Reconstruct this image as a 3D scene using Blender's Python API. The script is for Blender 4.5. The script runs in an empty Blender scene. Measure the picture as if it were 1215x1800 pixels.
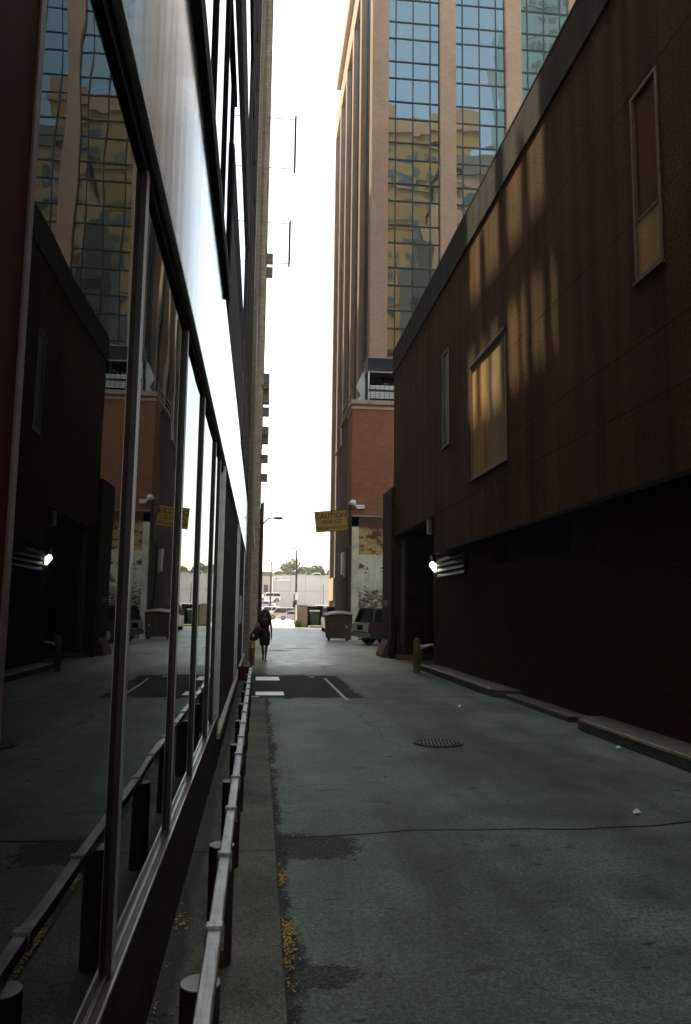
import bpy, bmesh, math, random
from mathutils import Vector, Matrix
random.seed(7)
S = bpy.context.scene
C = S.collection
PI = math.pi
HAZE = .0005
R = math.radians

# ------------------------------------------------------------------ helpers
class MB:
    def __init__(s): s.v = []; s.f = []
    def add(s, vs, fs):
        b = len(s.v); s.v += [tuple(v) for v in vs]; s.f += [tuple(b + i for i in f) for f in fs]; return s
    def box(s, x0, x1, y0, y1, z0, z1):
        return s.add([(x0,y0,z0),(x1,y0,z0),(x1,y1,z0),(x0,y1,z0),(x0,y0,z1),(x1,y0,z1),(x1,y1,z1),(x0,y1,z1)],
                     [(3,2,1,0),(4,5,6,7),(0,1,5,4),(1,2,6,5),(2,3,7,6),(3,0,4,7)])
    def cyl(s, p0, p1, r0, r1=None, n=12, caps=True):
        r1 = r0 if r1 is None else r1
        p0 = Vector(p0); p1 = Vector(p1); d = (p1-p0).normalized()
        a = d.orthogonal().normalized(); b = d.cross(a)
        vs = []
        for p, r in ((p0,r0),(p1,r1)):
            for k in range(n):
                t = 2*PI*k/n; vs.append(p + a*(r*math.cos(t)) + b*(r*math.sin(t)))
        fs = [(k,(k+1)%n,n+(k+1)%n,n+k) for k in range(n)]
        if caps: fs += [tuple(reversed(range(n))), tuple(range(n,2*n))]
        return s.add(vs, fs)
    def tube(s, pts, r, n=8):
        for a, b in zip(pts[:-1], pts[1:]): s.cyl(a, b, r, r, n)
        return s
    def bar(s, p0, p1, w, h):
        """square bar between two points; w sideways, h in the other sense"""
        p0 = Vector(p0); p1 = Vector(p1); d = (p1-p0).normalized()
        up = Vector((0,0,1)) if abs(d.z) < .9 else Vector((0,1,0))
        a = d.cross(up).normalized()*(w/2); b = a.cross(d).normalized()*(h/2)
        vs = [p+x*a+y*b for p in (p0,p1) for x,y in ((-1,-1),(1,-1),(1,1),(-1,1))]
        return s.add(vs, [(3,2,1,0),(4,5,6,7),(0,1,5,4),(1,2,6,5),(2,3,7,6),(3,0,4,7)])
    def prism(s, pts, axis, a0, a1):
        """polygon pts (2D) extruded along axis between a0 and a1"""
        def mk(p, a):
            return {'x':(a,p[0],p[1]),'y':(p[0],a,p[1]),'z':(p[0],p[1],a)}[axis]
        n = len(pts)
        return s.add([mk(p,a0) for p in pts]+[mk(p,a1) for p in pts],
                     [tuple(range(n)), tuple(reversed(range(n,2*n)))]+[((i+1)%n,i,n+i,n+(i+1)%n) for i in range(n)])
    def loft(s, rings, caps=True):
        n = len(rings[0]); vs = [v for r in rings for v in r]; fs = []
        for i in range(len(rings)-1):
            for k in range(n):
                fs.append((i*n+k, i*n+(k+1)%n, (i+1)*n+(k+1)%n, (i+1)*n+k))
        if caps: fs += [tuple(reversed(range(n))), tuple((len(rings)-1)*n+k for k in range(n))]
        return s.add(vs, fs)
    def quad(s, a, b, c, d): return s.add([a,b,c,d], [(0,1,2,3)])
    def build(s, name, mat, parent=None, smooth=False, bevel=0.0, recalc=True):
        off = parent_world(parent) if parent is not None else Vector((0,0,0))
        me = bpy.data.meshes.new(name)
        me.from_pydata([Vector(v)-off for v in s.v], [], s.f); me.update()
        if recalc:
            bm = bmesh.new(); bm.from_mesh(me); bmesh.ops.recalc_face_normals(bm, faces=bm.faces); bm.to_mesh(me); bm.free()
        if smooth:
            for p in me.polygons: p.use_smooth = True
        me.materials.append(mat)
        o = bpy.data.objects.new(name, me); C.objects.link(o)
        if parent is not None: o.parent = parent
        if bevel:
            b = o.modifiers.new('bevel','BEVEL'); b.width = bevel; b.segments = 2; b.limit_method = 'ANGLE'
        return o

def parent_world(p):
    v = Vector((0,0,0))
    while p is not None:
        v += p.location; p = p.parent
    return v

def tag(o, label=None, cat=None, group=None, kind=None):
    if label: o['label'] = label
    if cat: o['category'] = cat
    if group: o['group'] = group
    if kind: o['kind'] = kind
    return o

def thing(name, label, cat, loc=(0,0,0), group=None, rz=0):
    o = bpy.data.objects.new(name, None); C.objects.link(o)
    o.location = loc; o.rotation_euler = (0,0,rz); o.empty_display_size = .2
    return tag(o, label, cat, group)

def dup(root, loc, rz=0, label=None, group=None):
    def cp(o, par):
        c = o.copy(); C.objects.link(c)
        if par is not None: c.parent = par
        for ch in o.children: cp(ch, c)
        return c
    r = cp(root, None); r.location = loc; r.rotation_euler = (0,0,rz)
    if label: r['label'] = label
    if group: r['group'] = group
    return r

# ------------------------------------------------------------------ materials
def newmat(name):
    m = bpy.data.materials.new(name); m.use_nodes = True
    nt = m.node_tree; b = nt.nodes['Principled BSDF']; return m, nt, b
def N(nt, t, **kw):
    n = nt.nodes.new(t)
    for k, v in kw.items():
        if k in n.inputs: n.inputs[k].default_value = v
        else: setattr(n, k, v)
    return n
def coords(nt): return nt.nodes.new('ShaderNodeTexCoord').outputs['Object']
def mathn(nt, op, a, b=None, c=None, clamp=False):
    n = nt.nodes.new('ShaderNodeMath'); n.operation = op; n.use_clamp = clamp
    for i, v in enumerate((a,b,c)):
        if v is None: continue
        if isinstance(v, (int,float)): n.inputs[i].default_value = v
        else: nt.links.new(v, n.inputs[i])
    return n.outputs[0]
def ramp(nt, fac, stops):
    n = nt.nodes.new('ShaderNodeValToRGB'); nt.links.new(fac, n.inputs[0])
    el = n.color_ramp.elements
    while len(el) < len(stops): el.new(.5)
    for e, (p, c) in zip(el, stops):
        e.position = p; e.color = (c,c,c,1) if isinstance(c,(int,float)) else (*c,1)
    return n.outputs[0]
def mix(nt, fac, a, b, mode='MIX'):
    n = nt.nodes.new('ShaderNodeMix'); n.data_type = 'RGBA'; n.blend_type = mode
    for sock, v in ((n.inputs[0],fac),(n.inputs[6],a),(n.inputs[7],b)):
        if isinstance(v,(int,float)): sock.default_value = v
        elif isinstance(v, tuple): sock.default_value = (*v,1)
        else: nt.links.new(v, sock)
    return n.outputs[2]
def noise(nt, vec, scale, detail=4, rough=.55, dist=0):
    n = N(nt,'ShaderNodeTexNoise', Scale=scale, Detail=detail, Roughness=rough, Distortion=dist)
    nt.links.new(vec, n.inputs['Vector']); return n.outputs['Fac']
def scaled(nt, vec, sx, sy, sz):
    n = N(nt,'ShaderNodeMapping'); n.inputs['Scale'].default_value = (sx,sy,sz)
    nt.links.new(vec, n.inputs['Vector']); return n.outputs[0]
def bump(nt, b, h, strength=.3, dist=.02):
    n = N(nt,'ShaderNodeBump', Strength=strength, Distance=dist)
    nt.links.new(h, n.inputs['Height']); nt.links.new(n.outputs[0], b.inputs['Normal']); return n
def sep(nt, vec):
    n = nt.nodes.new('ShaderNodeSeparateXYZ'); nt.links.new(vec, n.inputs[0]); return n.outputs
def comb(nt, x, y, z):
    n = nt.nodes.new('ShaderNodeCombineXYZ')
    for i, v in enumerate((x,y,z)):
        if isinstance(v,(int,float)): n.inputs[i].default_value = v
        else: nt.links.new(v, n.inputs[i])
    return n.outputs[0]

def plain(name, col, rough=.6, metal=0, var=.25, scale=3, bmp=0, bscale=40, spec=.5):
    m, nt, b = newmat(name)
    co = coords(nt)
    f = noise(nt, co, scale, 6, .6)
    lo = tuple(c*(1-var) for c in col); hi = tuple(min(1,c*(1+var)) for c in col)
    nt.links.new(ramp(nt, f, [(.3,lo),(.7,hi)]), b.inputs['Base Color'])
    b.inputs['Roughness'].default_value = rough; b.inputs['Metallic'].default_value = metal
    b.inputs['Specular IOR Level'].default_value = spec
    if bmp: bump(nt, b, noise(nt, co, bscale, 3), bmp, .01)
    return m

def mirror_glass(name, tint, rough=.004, body=(.004,.005,.005), ior=1.9, wav=0.0, wscale=.35, base=0.0):
    """coated window glass seen from outside: Fresnel mirror over a dark room"""
    m, nt, b = newmat(name)
    nt.nodes.remove(b); out = nt.nodes['Material Output']
    d = N(nt,'ShaderNodeBsdfDiffuse'); d.inputs[0].default_value = (*body,1)
    g = N(nt,'ShaderNodeBsdfGlossy'); g.inputs['Color'].default_value = (*tint,1); g.inputs['Roughness'].default_value = rough
    fr = N(nt,'ShaderNodeFresnel', IOR=ior)
    fac = mathn(nt,'ADD', mathn(nt,'MULTIPLY', fr.outputs[0], 1-base), base, clamp=True)
    mx = N(nt,'ShaderNodeMixShader')
    nt.links.new(fac, mx.inputs[0]); nt.links.new(d.outputs[0], mx.inputs[1]); nt.links.new(g.outputs[0], mx.inputs[2])
    nt.links.new(mx.outputs[0], out.inputs[0])
    if wav:
        co = coords(nt)
        n1 = noise(nt, scaled(nt, co, wscale, wscale, wscale*1.5), 1.0, 2, .5, .3)
        bp = N(nt,'ShaderNodeBump', Strength=1.0, Distance=wav); nt.links.new(n1, bp.inputs['Height'])
        nt.links.new(bp.outputs[0], g.inputs['Normal'])
    return m

def brick(name, c1, c2, mortar, scale=4.0, var=.35, rough=.85, big=.5):
    m, nt, b = newmat(name)
    co = coords(nt); x, y, z = sep(nt, co)
    v = comb(nt, mathn(nt,'ADD',x,y), z, 0)
    t = N(nt,'ShaderNodeTexBrick', Scale=scale); t.inputs['Color1'].default_value=(*c1,1); t.inputs['Color2'].default_value=(*c2,1)
    t.inputs['Mortar'].default_value=(*mortar,1); t.inputs['Mortar Size'].default_value=.018
    t.inputs['Brick Width'].default_value=.9; t.inputs['Row Height'].default_value=.3
    nt.links.new(v, t.inputs['Vector'])
    f = noise(nt, co, big, 6, .65)
    col = mix(nt, 1.0, t.outputs['Color'], ramp(nt, f, [(.3,1-var),(.7,1+var*.4)]), 'MULTIPLY')
    nt.links.new(col, b.inputs['Base Color']); b.inputs['Roughness'].default_value = rough
    b.inputs['Specular IOR Level'].default_value = .08
    bump(nt, b, t.outputs['Fac'], -.4, .01)
    return m

# --- alley concrete: slabs, joint, gutter dirt, patches, stains, plus a paler far stretch
def alley_material():
    m, nt, b = newmat('alley_concrete')
    co = coords(nt); x, y, z = sep(nt, co)
    big = noise(nt, co, .35, 5, .6); mid = noise(nt, co, 1.7, 6, .65); fine = noise(nt, co, 38, 3, .7)
    grit = noise(nt, co, 130, 2, .7)
    base = ramp(nt, mix2(nt, big, mid), [(.38,(.040,.062,.047)),(.50,(.084,.122,.095)),(.62,(.146,.194,.155))])
    col = mix(nt, 1.0, base, ramp(nt, fine, [(.32,.6),(.68,1.3)]), 'MULTIPLY')
    col = mix(nt, 1.0, col, ramp(nt, grit, [(.34,.5),(.5,1.0),(.66,1.45)]), 'MULTIPLY')
    g2 = noise(nt, co, 26, 4, .85); g3 = noise(nt, co, 58, 2, .8)
    col = mix(nt, 1.0, col, ramp(nt, g2, [(.34,.62),(.5,1.0),(.66,1.34)]), 'MULTIPLY')
    col = mix(nt, 1.0, col, ramp(nt, g3, [(.34,.68),(.5,1.0),(.66,1.34)]), 'MULTIPLY')
    # dark oil spots, stretched flecks
    sp = noise(nt, scaled(nt, co, 2.2, 3.6, 1), 1.0, 3, .6, .4)
    col = mix(nt, ramp(nt, sp, [(.62,0.0),(.72,.8)]), col, (.030,.036,.031))
    fl = noise(nt, scaled(nt, co, 5.5, 9, 1), 1.0, 2, .5, 0)
    col = mix(nt, ramp(nt, fl, [(.68,0.0),(.71,.85)]), col, (.018,.020,.019))
    li = noise(nt, scaled(nt, co, 9, 14, 1), 1.0, 2, .5, 0)
    col = mix(nt, ramp(nt, li, [(.76,0.0),(.78,.7)]), col, (.27,.30,.28))
    # wheel-path wear bands
    wp = noise(nt, scaled(nt, co, .62, .07, 1), 1.0, 5, .6)
    col = mix(nt, 1.0, col, ramp(nt, wp, [(.36,.52),(.5,1.0),(.64,1.28)]), 'MULTIPLY')
    px_ = mathn(nt,'ABSOLUTE', mathn(nt,'SUBTRACT', mathn(nt,'ADD', x, mathn(nt,'MULTIPLY', mathn(nt,'SUBTRACT', big, .5), 1.2)), 3.05))
    col = mix(nt, ramp(nt, px_, [(.15,.42),(.75,0.0)]), col, (.030,.037,.031))
    # hairline cracks in drifts
    vo = N(nt,'ShaderNodeTexVoronoi', Scale=.55); vo.feature = 'DISTANCE_TO_EDGE'
    wv = nt.nodes.new('ShaderNodeVectorMath'); wv.operation = 'ADD'
    nz = N(nt,'ShaderNodeTexNoise', Scale=1.3, Detail=6, Roughness=.7); nt.links.new(co, nz.inputs['Vector'])
    nt.links.new(co, wv.inputs[0]); nt.links.new(nz.outputs['Color'], wv.inputs[1]); nt.links.new(wv.outputs[0], vo.inputs['Vector'])
    ck = mathn(nt,'MULTIPLY', ramp(nt, vo.outputs['Distance'], [(0,1.0),(.006,.8),(.014,0.0)]), ramp(nt, noise(nt, co, .22, 3, .5), [(.52,0.0),(.62,.55)]))
    col = mix(nt, ck, col, (.022,.025,.022))
    # dark oily drifts and scuffed pits
    oil = noise(nt, scaled(nt, co, .55, .34, 1), 1.0, 6, .7, .8)
    col = mix(nt, ramp(nt, oil, [(.52,0.0),(.66,.62)]), col, (.034,.042,.036))
    pit = noise(nt, co, 17, 3, .75)
    col = mix(nt, ramp(nt, pit, [(.62,0.0),(.67,.8)]), col, (.022,.025,.022))
    ag = N(nt,'ShaderNodeTexVoronoi', Scale=75); nt.links.new(co, ag.inputs['Vector'])
    col = mix(nt, .10, col, mix(nt, 1.0, col, ramp(nt, sep(nt, ag.outputs['Color'])[0], [(0,.45),(.6,1.0),(1,1.9)]), 'MULTIPLY'))
    # joint across the alley
    wob = mathn(nt,'MULTIPLY', mathn(nt,'SUBTRACT', noise(nt, co, .5, 2), .5), .5)
    yj = mathn(nt,'ADD', mathn(nt,'ADD', y, wob), mathn(nt,'MULTIPLY', x, -.075))
    def joint(y0, w):
        return ramp(nt, mathn(nt,'ABSOLUTE', mathn(nt,'SUBTRACT', yj, y0)), [(0,1.0),(w*.6,.95),(w,0.0)])
    h = None
    for y0, w in ((6.22,.021),(15.6,.03),(26.5,.03),(38.0,.03)):
        j = joint(y0, w); col = mix(nt, j, col, (.012,.013,.013)); h = j if h is None else mathn(nt,'MAXIMUM',h,j)
    # longitudinal crack to the manhole
    cw = mathn(nt,'MULTIPLY', mathn(nt,'SUBTRACT', noise(nt, co, .8, 4, .7), .5), 1.1)
    cx = mathn(nt,'ABSOLUTE', mathn(nt,'ADD', mathn(nt,'SUBTRACT', x, 1.75), mathn(nt,'ADD', cw, mathn(nt,'MULTIPLY', mathn(nt,'SUBTRACT', y, 10.4), .03))))
    cm = mathn(nt,'MULTIPLY', ramp(nt, cx, [(0,1.0),(.008,.8),(.018,0.0)]), ramp(nt, mathn(nt,'ABSOLUTE', mathn(nt,'SUBTRACT', y, 12.6)), [(.0,1.0),(1,1.0)]))
    cm = mathn(nt,'MULTIPLY', cm, mathn(nt,'LESS_THAN', mathn(nt,'ABSOLUTE', mathn(nt,'SUBTRACT', y, 12.7)), 2.6))
    col = mix(nt, cm, col, (.016,.017,.017))
    # gutter dirt strip and broken edge
    gn = noise(nt, scaled(nt, co, 1.6, .8, 1), 1.7, 7, .68)
    gw = mathn(nt,'MULTIPLY', mathn(nt,'SUBTRACT', gn, .36), .55)
    gm = mathn(nt,'SUBTRACT', mathn(nt,'ADD', gw, .165), x)
    gmask = ramp(nt, mathn(nt,'ADD', gm, mathn(nt,'MULTIPLY', mathn(nt,'SUBTRACT', noise(nt, co, 30, 3, .7), .5), .16)), [(0,0.0),(.05,.8)])
    col = mix(nt, gmask, col, mix(nt, ramp(nt, grit, [(.36,0.0),(.64,1.0)]), (.006,.006,.005), (.058,.058,.045)))
    # old asphalt repair across the lane and the oily ground beside it
    def box_d(xa, xb, ya, yb):
        ax = mathn(nt,'SUBTRACT', mathn(nt,'ABSOLUTE', mathn(nt,'SUBTRACT', x, (xa+xb)/2)), (xb-xa)/2)
        ay = mathn(nt,'SUBTRACT', mathn(nt,'ABSOLUTE', mathn(nt,'SUBTRACT', y, (ya+yb)/2)), (yb-ya)/2)
        return mathn(nt,'MAXIMUM', ax, mathn(nt,'MULTIPLY', ay, .5))
    rn = noise(nt, scaled(nt, co, 1.0, .6, 1), 2.2, 7, .72)
    d1 = mathn(nt,'ADD', box_d(-.3, 2.05, 15.75, 21.0), mathn(nt,'MULTIPLY', mathn(nt,'SUBTRACT', rn, .5), .7))
    pm = ramp(nt, d1, [(0,.92),(.05,0.0)])
    pn = noise(nt, scaled(nt, co, 1.3, .5, 1), 1.6, 6, .7)
    col = mix(nt, pm, col, mix(nt, pn, (.010,.012,.011), (.052,.060,.053)))
    d2 = mathn(nt,'ADD', box_d(1.8, 3.3, 14.9, 17.6), mathn(nt,'MULTIPLY', mathn(nt,'SUBTRACT', rn, .5), 2.6))
    col = mix(nt, ramp(nt, d2, [(0,.7),(.28,0.0)]), col, mix(nt, pn, (.012,.014,.013), (.06,.07,.06)))
    far = ramp(nt, mathn(nt,'MULTIPLY', mathn(nt,'SUBTRACT', mathn(nt,'ADD', y, mathn(nt,'MULTIPLY', rn, 2.0)), 21.6), .2), [(0,0.0),(1,1.0)])  # blends to a paler, smoother concrete beyond the repair
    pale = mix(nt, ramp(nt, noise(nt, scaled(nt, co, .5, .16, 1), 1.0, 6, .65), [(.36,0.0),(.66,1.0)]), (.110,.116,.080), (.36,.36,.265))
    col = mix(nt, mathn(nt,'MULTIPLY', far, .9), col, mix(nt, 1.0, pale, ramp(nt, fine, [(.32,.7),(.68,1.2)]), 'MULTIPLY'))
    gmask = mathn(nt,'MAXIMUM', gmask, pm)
    # broken corner patch at the joint, and near the bottom
    for (px, py, rx, ry) in ((.42,6.0,.42,.36),(.30,3.95,.26,.13)):
        dx = mathn(nt,'DIVIDE', mathn(nt,'SUBTRACT', x, px), rx); dy = mathn(nt,'DIVIDE', mathn(nt,'SUBTRACT', y, py), ry)
        rr = mathn(nt,'ADD', mathn(nt,'ADD', mathn(nt,'MULTIPLY',dx,dx), mathn(nt,'MULTIPLY',dy,dy)), mathn(nt,'MULTIPLY', mathn(nt,'SUBTRACT', noise(nt, co, 4.2, 6, .72), .5), 4.2))
        em = ramp(nt, mathn(nt,'ADD', rr, mathn(nt,'MULTIPLY', mathn(nt,'SUBTRACT', fine, .5), 1.6)), [(.66,.72),(1.0,0.0)])
        col = mix(nt, em, col, mix(nt, ramp(nt, fine, [(.36,0.0),(.64,1.0)]), (.010,.012,.010), (.072,.080,.066))); gmask = mathn(nt,'MAXIMUM', gmask, em)
    nt.links.new(col, b.inputs['Base Color'])
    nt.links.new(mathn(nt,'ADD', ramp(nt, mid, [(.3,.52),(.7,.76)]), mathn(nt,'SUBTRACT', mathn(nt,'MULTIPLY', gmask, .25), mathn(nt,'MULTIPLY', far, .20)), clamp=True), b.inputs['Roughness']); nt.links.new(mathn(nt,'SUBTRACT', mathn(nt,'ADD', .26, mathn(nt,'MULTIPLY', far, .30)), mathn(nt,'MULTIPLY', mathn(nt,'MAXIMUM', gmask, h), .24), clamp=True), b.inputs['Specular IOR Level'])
    hh = mathn(nt,'SUBTRACT', mathn(nt,'ADD', mathn(nt,'MULTIPLY', fine, .5), mathn(nt,'MULTIPLY', grit, .3)), mathn(nt,'ADD', h, gmask))
    bump(nt, b, hh, .4, .008)
    return m
def mix2(nt, a, b): return mathn(nt,'ADD', mathn(nt,'MULTIPLY', a, .55), mathn(nt,'MULTIPLY', b, .45))

def panel_material(name, dark, light, streak=.5, speck=.5):
    m, nt, b = newmat(name)
    co = coords(nt)
    g = mathn(nt,'ADD', mathn(nt,'MULTIPLY', noise(nt, co, 60, 3, .8), .5), mathn(nt,'MULTIPLY', noise(nt, co, 24, 3, .85), .5)); big = noise(nt, co, .5, 4, .6)
    st = noise(nt, scaled(nt, co, 1, 2.6, .09), 1.0, 5, .6)
    st2 = noise(nt, scaled(nt, co, 1, 9.0, .05), 1.0, 3, .5)
    col = ramp(nt, g, [(.40,dark),(.60,light)])
    col = mix(nt, 1.0, col, ramp(nt, st, [(.32,1-streak),(.6,1.15)]), 'MULTIPLY')
    col = mix(nt, 1.0, col, ramp(nt, st2, [(.36,1-streak*.25),(.5,1.0)]), 'MULTIPLY')
    col = mix(nt, 1.0, col, ramp(nt, big, [(.3,.75),(.7,1.2)]), 'MULTIPLY')
    sp = noise(nt, co, 62, 1, .5)
    col = mix(nt, ramp(nt, sp, [(.70,0.0),(.76,speck)]), col, tuple(min(1,c*3.2) for c in light))
    nt.links.new(col, b.inputs['Base Color']); b.inputs['Roughness'].default_value = .9; b.inputs['Specular IOR Level'].default_value = .06
    bump(nt, b, g, .9, .012)
    return m

def painted_wall_material():
    m, nt, b = newmat('peeling_paint_brick')
    co = coords(nt); x, y, z = sep(nt, co)
    v = comb(nt, mathn(nt,'ADD',x,y), z, 0)
    t = N(nt,'ShaderNodeTexBrick', Scale=4.2); t.inputs['Color1'].default_value=(.52,.34,.15,1); t.inputs['Color2'].default_value=(.36,.21,.10,1)
    t.inputs['Mortar'].default_value=(.16,.13,.10,1); t.inputs['Mortar Size'].default_value=.022; t.inputs['Brick Width'].default_value=.9; t.inputs['Row Height'].default_value=.3
    nt.links.new(v, t.inputs['Vector'])
    n1 = noise(nt, scaled(nt, co, 1, 1, 1.9), 1.1, 8, .72); n2 = noise(nt, scaled(nt,co,2,2,6), 1.4, 6, .75); n3 = noise(nt, co, .9, 5, .6)
    yellow = mix(nt, ramp(nt, n2, [(.40,0.0),(.50,.8)]), t.outputs['Color'], (.64,.45,.17))
    dirt = mix(nt, ramp(nt, n1, [(.50,0.0),(.57,.9)]), yellow, (.07,.045,.03))
    # upper zone: bare red brick; middle yellow; lower white paint
    zt = mathn(nt,'ADD', z, mathn(nt,'MULTIPLY', mathn(nt,'SUBTRACT', n1, .5), 1.1))
    top = ramp(nt, mathn(nt,'DIVIDE', zt, 8.0), [(.765,0.0),(.80,1.0)])
    col = mix(nt, top, dirt, mix(nt, n2, (.05,.022,.014), (.26,.11,.07)))
    white = mix(nt, ramp(nt, n3, [(.3,0.0),(.7,1.0)]), (.84,.75,.53), (.95,.88,.67))
    white = mix(nt, ramp(nt, noise(nt, scaled(nt, co, 3, 3, .8), 1.0, 4, .6), [(.45,0.0),(.62,.35)]), white, (.34,.36,.27))
    chips = ramp(nt, n1, [(.560,0.0),(.575,1.0)])
    low = ramp(nt, mathn(nt,'DIVIDE', zt, 8.0), [(.31,1.0),(.40,0.0)])
    chips2 = mathn(nt,'MAXIMUM', chips, mathn(nt,'MULTIPLY', low, ramp(nt, n2, [(.45,0.0),(.49,1.0)])))
    white = mix(nt, chips2, white, mix(nt, n2, (.04,.028,.02), (.22,.16,.11)))
    wz = ramp(nt, mathn(nt,'DIVIDE', mathn(nt,'ADD', z, mathn(nt,'MULTIPLY', mathn(nt,'SUBTRACT', n2, .5), .35)), 8.0), [(.605,1.0),(.61,0.0)])
    col = mix(nt, wz, col, white)
    nt.links.new(col, b.inputs['Base Color']); b.inputs['Roughness'].default_value=.9; b.inputs['Specular IOR Level'].default_value=.2
    bump(nt, b, mathn(nt,'ADD', mathn(nt,'MULTIPLY', t.outputs['Fac'], -.7), mathn(nt,'MULTIPLY', chips2, -.8)), .6, .012)
    return m

M = {}
M['alley'] = alley_material()
def walk_material():
    m, nt, b = newmat('walk_concrete')
    co = coords(nt); x, y, z = sep(nt, co)
    big = noise(nt, co, 1.1, 6, .65); fine = noise(nt, co, 60, 3, .75); grit = noise(nt, co, 150, 2, .7); pit = noise(nt, co, 22, 3, .75)
    col = ramp(nt, big, [(.34,(.060,.062,.044)),(.5,(.098,.100,.076)),(.66,(.140,.140,.110))])
    col = mix(nt, 1.0, col, ramp(nt, fine, [(.32,.6),(.68,1.35)]), 'MULTIPLY')
    col = mix(nt, 1.0, col, ramp(nt, grit, [(.34,.55),(.5,1.0),(.66,1.4)]), 'MULTIPLY')
    col = mix(nt, ramp(nt, pit, [(.63,0.0),(.67,.8)]), col, (.018,.018,.014))
    lp = noise(nt, co, 31, 2, .6)
    col = mix(nt, ramp(nt, lp, [(.68,0.0),(.71,.6)]), col, (.24,.23,.19))
    edge = mathn(nt,'ADD', mathn(nt,'SUBTRACT', mathn(nt,'MULTIPLY', big, .25), .06), mathn(nt,'SUBTRACT', -.36, x))
    col = mix(nt, ramp(nt, edge, [(0,0.0),(.05,.75)]), col, (.020,.019,.014))
    vo = N(nt,'ShaderNodeTexVoronoi', Scale=1.1); vo.feature = 'DISTANCE_TO_EDGE'
    wv = nt.nodes.new('ShaderNodeVectorMath'); wv.operation = 'ADD'
    nz = N(nt,'ShaderNodeTexNoise', Scale=2.6, Detail=6, Roughness=.7); nt.links.new(co, nz.inputs['Vector'])
    nt.links.new(co, wv.inputs[0]); nt.links.new(nz.outputs['Color'], wv.inputs[1]); nt.links.new(wv.outputs[0], vo.inputs['Vector'])
    ck = mathn(nt,'MULTIPLY', ramp(nt, vo.outputs['Distance'], [(0,1.0),(.008,.7),(.016,0.0)]), ramp(nt, noise(nt, co, .5, 3, .5), [(.48,0.0),(.56,.9)]))
    jt = ramp(nt, mathn(nt,'ABSOLUTE', mathn(nt,'SUBTRACT', mathn(nt,'FRACT', mathn(nt,'MULTIPLY', mathn(nt,'ADD', y, .35), .4)), .5)), [(0,1.0),(.003,.8),(.005,0.0)])
    ck = mathn(nt,'MAXIMUM', ck, jt)
    col = mix(nt, ck, col, (.014,.014,.012))
    nt.links.new(col, b.inputs['Base Color']); b.inputs['Roughness'].default_value = .85; b.inputs['Specular IOR Level'].default_value = .25
    bump(nt, b, mathn(nt,'SUBTRACT', mathn(nt,'ADD', mathn(nt,'MULTIPLY', fine, .5), mathn(nt,'MULTIPLY', grit, .3)), ck), .6, .01)
    return m
M['walk'] = walk_material()
M['asphalt'] = plain('asphalt', (.045,.047,.047), .9, 0, .35, 1.5, .5, 60)
M['patch'] = plain('asphalt_patch', (.017,.020,.018), .8, 0, .65, 2.6, .6, 60)
M['lot'] = plain('lot_asphalt', (.30,.29,.27), .9, 0, .2, .3)
M['street'] = plain('street_asphalt', (.30,.295,.28), .9, 0, .15, .3)
M['paint'] = plain('road_paint', (.88,.86,.80), .5, 0, .12, 9)
M['paint_worn'] = plain('worn_paint', (.36,.36,.32), .8, 0, .5, 9)
M['curb'] = plain('curb_concrete', (.085,.083,.068), .85, 0, .35, 3, .5, 60)
M['curb_edge'] = plain('curb_steel_edge', (.48,.43,.33), .45, .3, .3, 5)
M['glass'] = mirror_glass('lobby_glass', (.80,.84,.82), .003, ior=1.60, wav=.004, wscale=.5)
M['glass_up'] = mirror_glass('upper_glass', (.97,.97,.95), .01, ior=2.6, base=.35)
M['glass_tower'] = mirror_glass('tower_glass', (.47,.60,.60), .003, body=(.006,.012,.015), ior=2.4, base=.42, wav=.020, wscale=.22)
M['glass_dark'] = mirror_glass('dark_glass', (.6,.65,.65), .01, ior=1.7)
M['bronze'] = plain('bronze_frame', (.040,.024,.018), .42, .35, .3, 6)
M['redbrown'] = plain('red_brown_metal', (.085,.026,.013), .7, 0, .25, 2, 0, 40, .04)
M['bright_al'] = plain('aluminium', (.50,.47,.43), .32, .9, .2, 8)
M['knee'] = plain('knee_wall_stone', (.034,.027,.015), .75, 0, .4, 4, .3, 80, .1)
M['black'] = plain('near_black', (.008,.0075,.007), .7, 0, .3, 4, 0, 40, .12)
M['dark_infill'] = plain('dark_infill', (.040,.028,.016), .75, 0, .4, 8, .5, 50, .1)
M['grey_infill'] = plain('grey_infill', (.105,.100,.080), .8, 0, .2, 5, .3, 60)
M['beige_frame'] = plain('beige_frame', (.34,.29,.22), .7, 0, .2, 5)
M['wallpanel'] = panel_material('brown_panel', (.024,.0128,.0052), (.160,.090,.037), .45, .8)
M['coping'] = panel_material('coping_panel', (.028,.027,.019), (.078,.072,.050), .45, .3)
M['lowwall'] = brick('low_dark_brick', (.075,.040,.020), (.056,.031,.017), (.028,.017,.010), 4.2, .3)
M['darkwall'] = plain('recess_wall', (.052,.043,.026), .85, 0, .35, 2, .3, 30, .1)
M['redpanel'] = plain('dark_red_panel', (.030,.008,.005), .7, 0, .3, 4)
M['board'] = panel_material('plywood_board', (.30,.18,.075), (.44,.27,.12), .22, .12)
M['board2'] = panel_material('plywood_board_grey', (.27,.185,.09), (.38,.27,.14), .22, .12)
M['winframe'] = plain('window_frame', (.20,.135,.075), .5, .4, .3, 6)
M['brick'] = brick('tower_brick', (.50,.335,.23), (.43,.28,.19), (.38,.29,.21), 4.0, .18, .85, .25)
M['brick_tside'] = brick('tower_side_brick', (.42,.29,.22), (.36,.24,.18), (.32,.25,.20), 4.0, .2, .85, .3)
M['brick_pod'] = brick('podium_brick', (.40,.165,.085), (.32,.125,.065), (.25,.13,.08), 4.0, .22, .85, .3)
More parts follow.
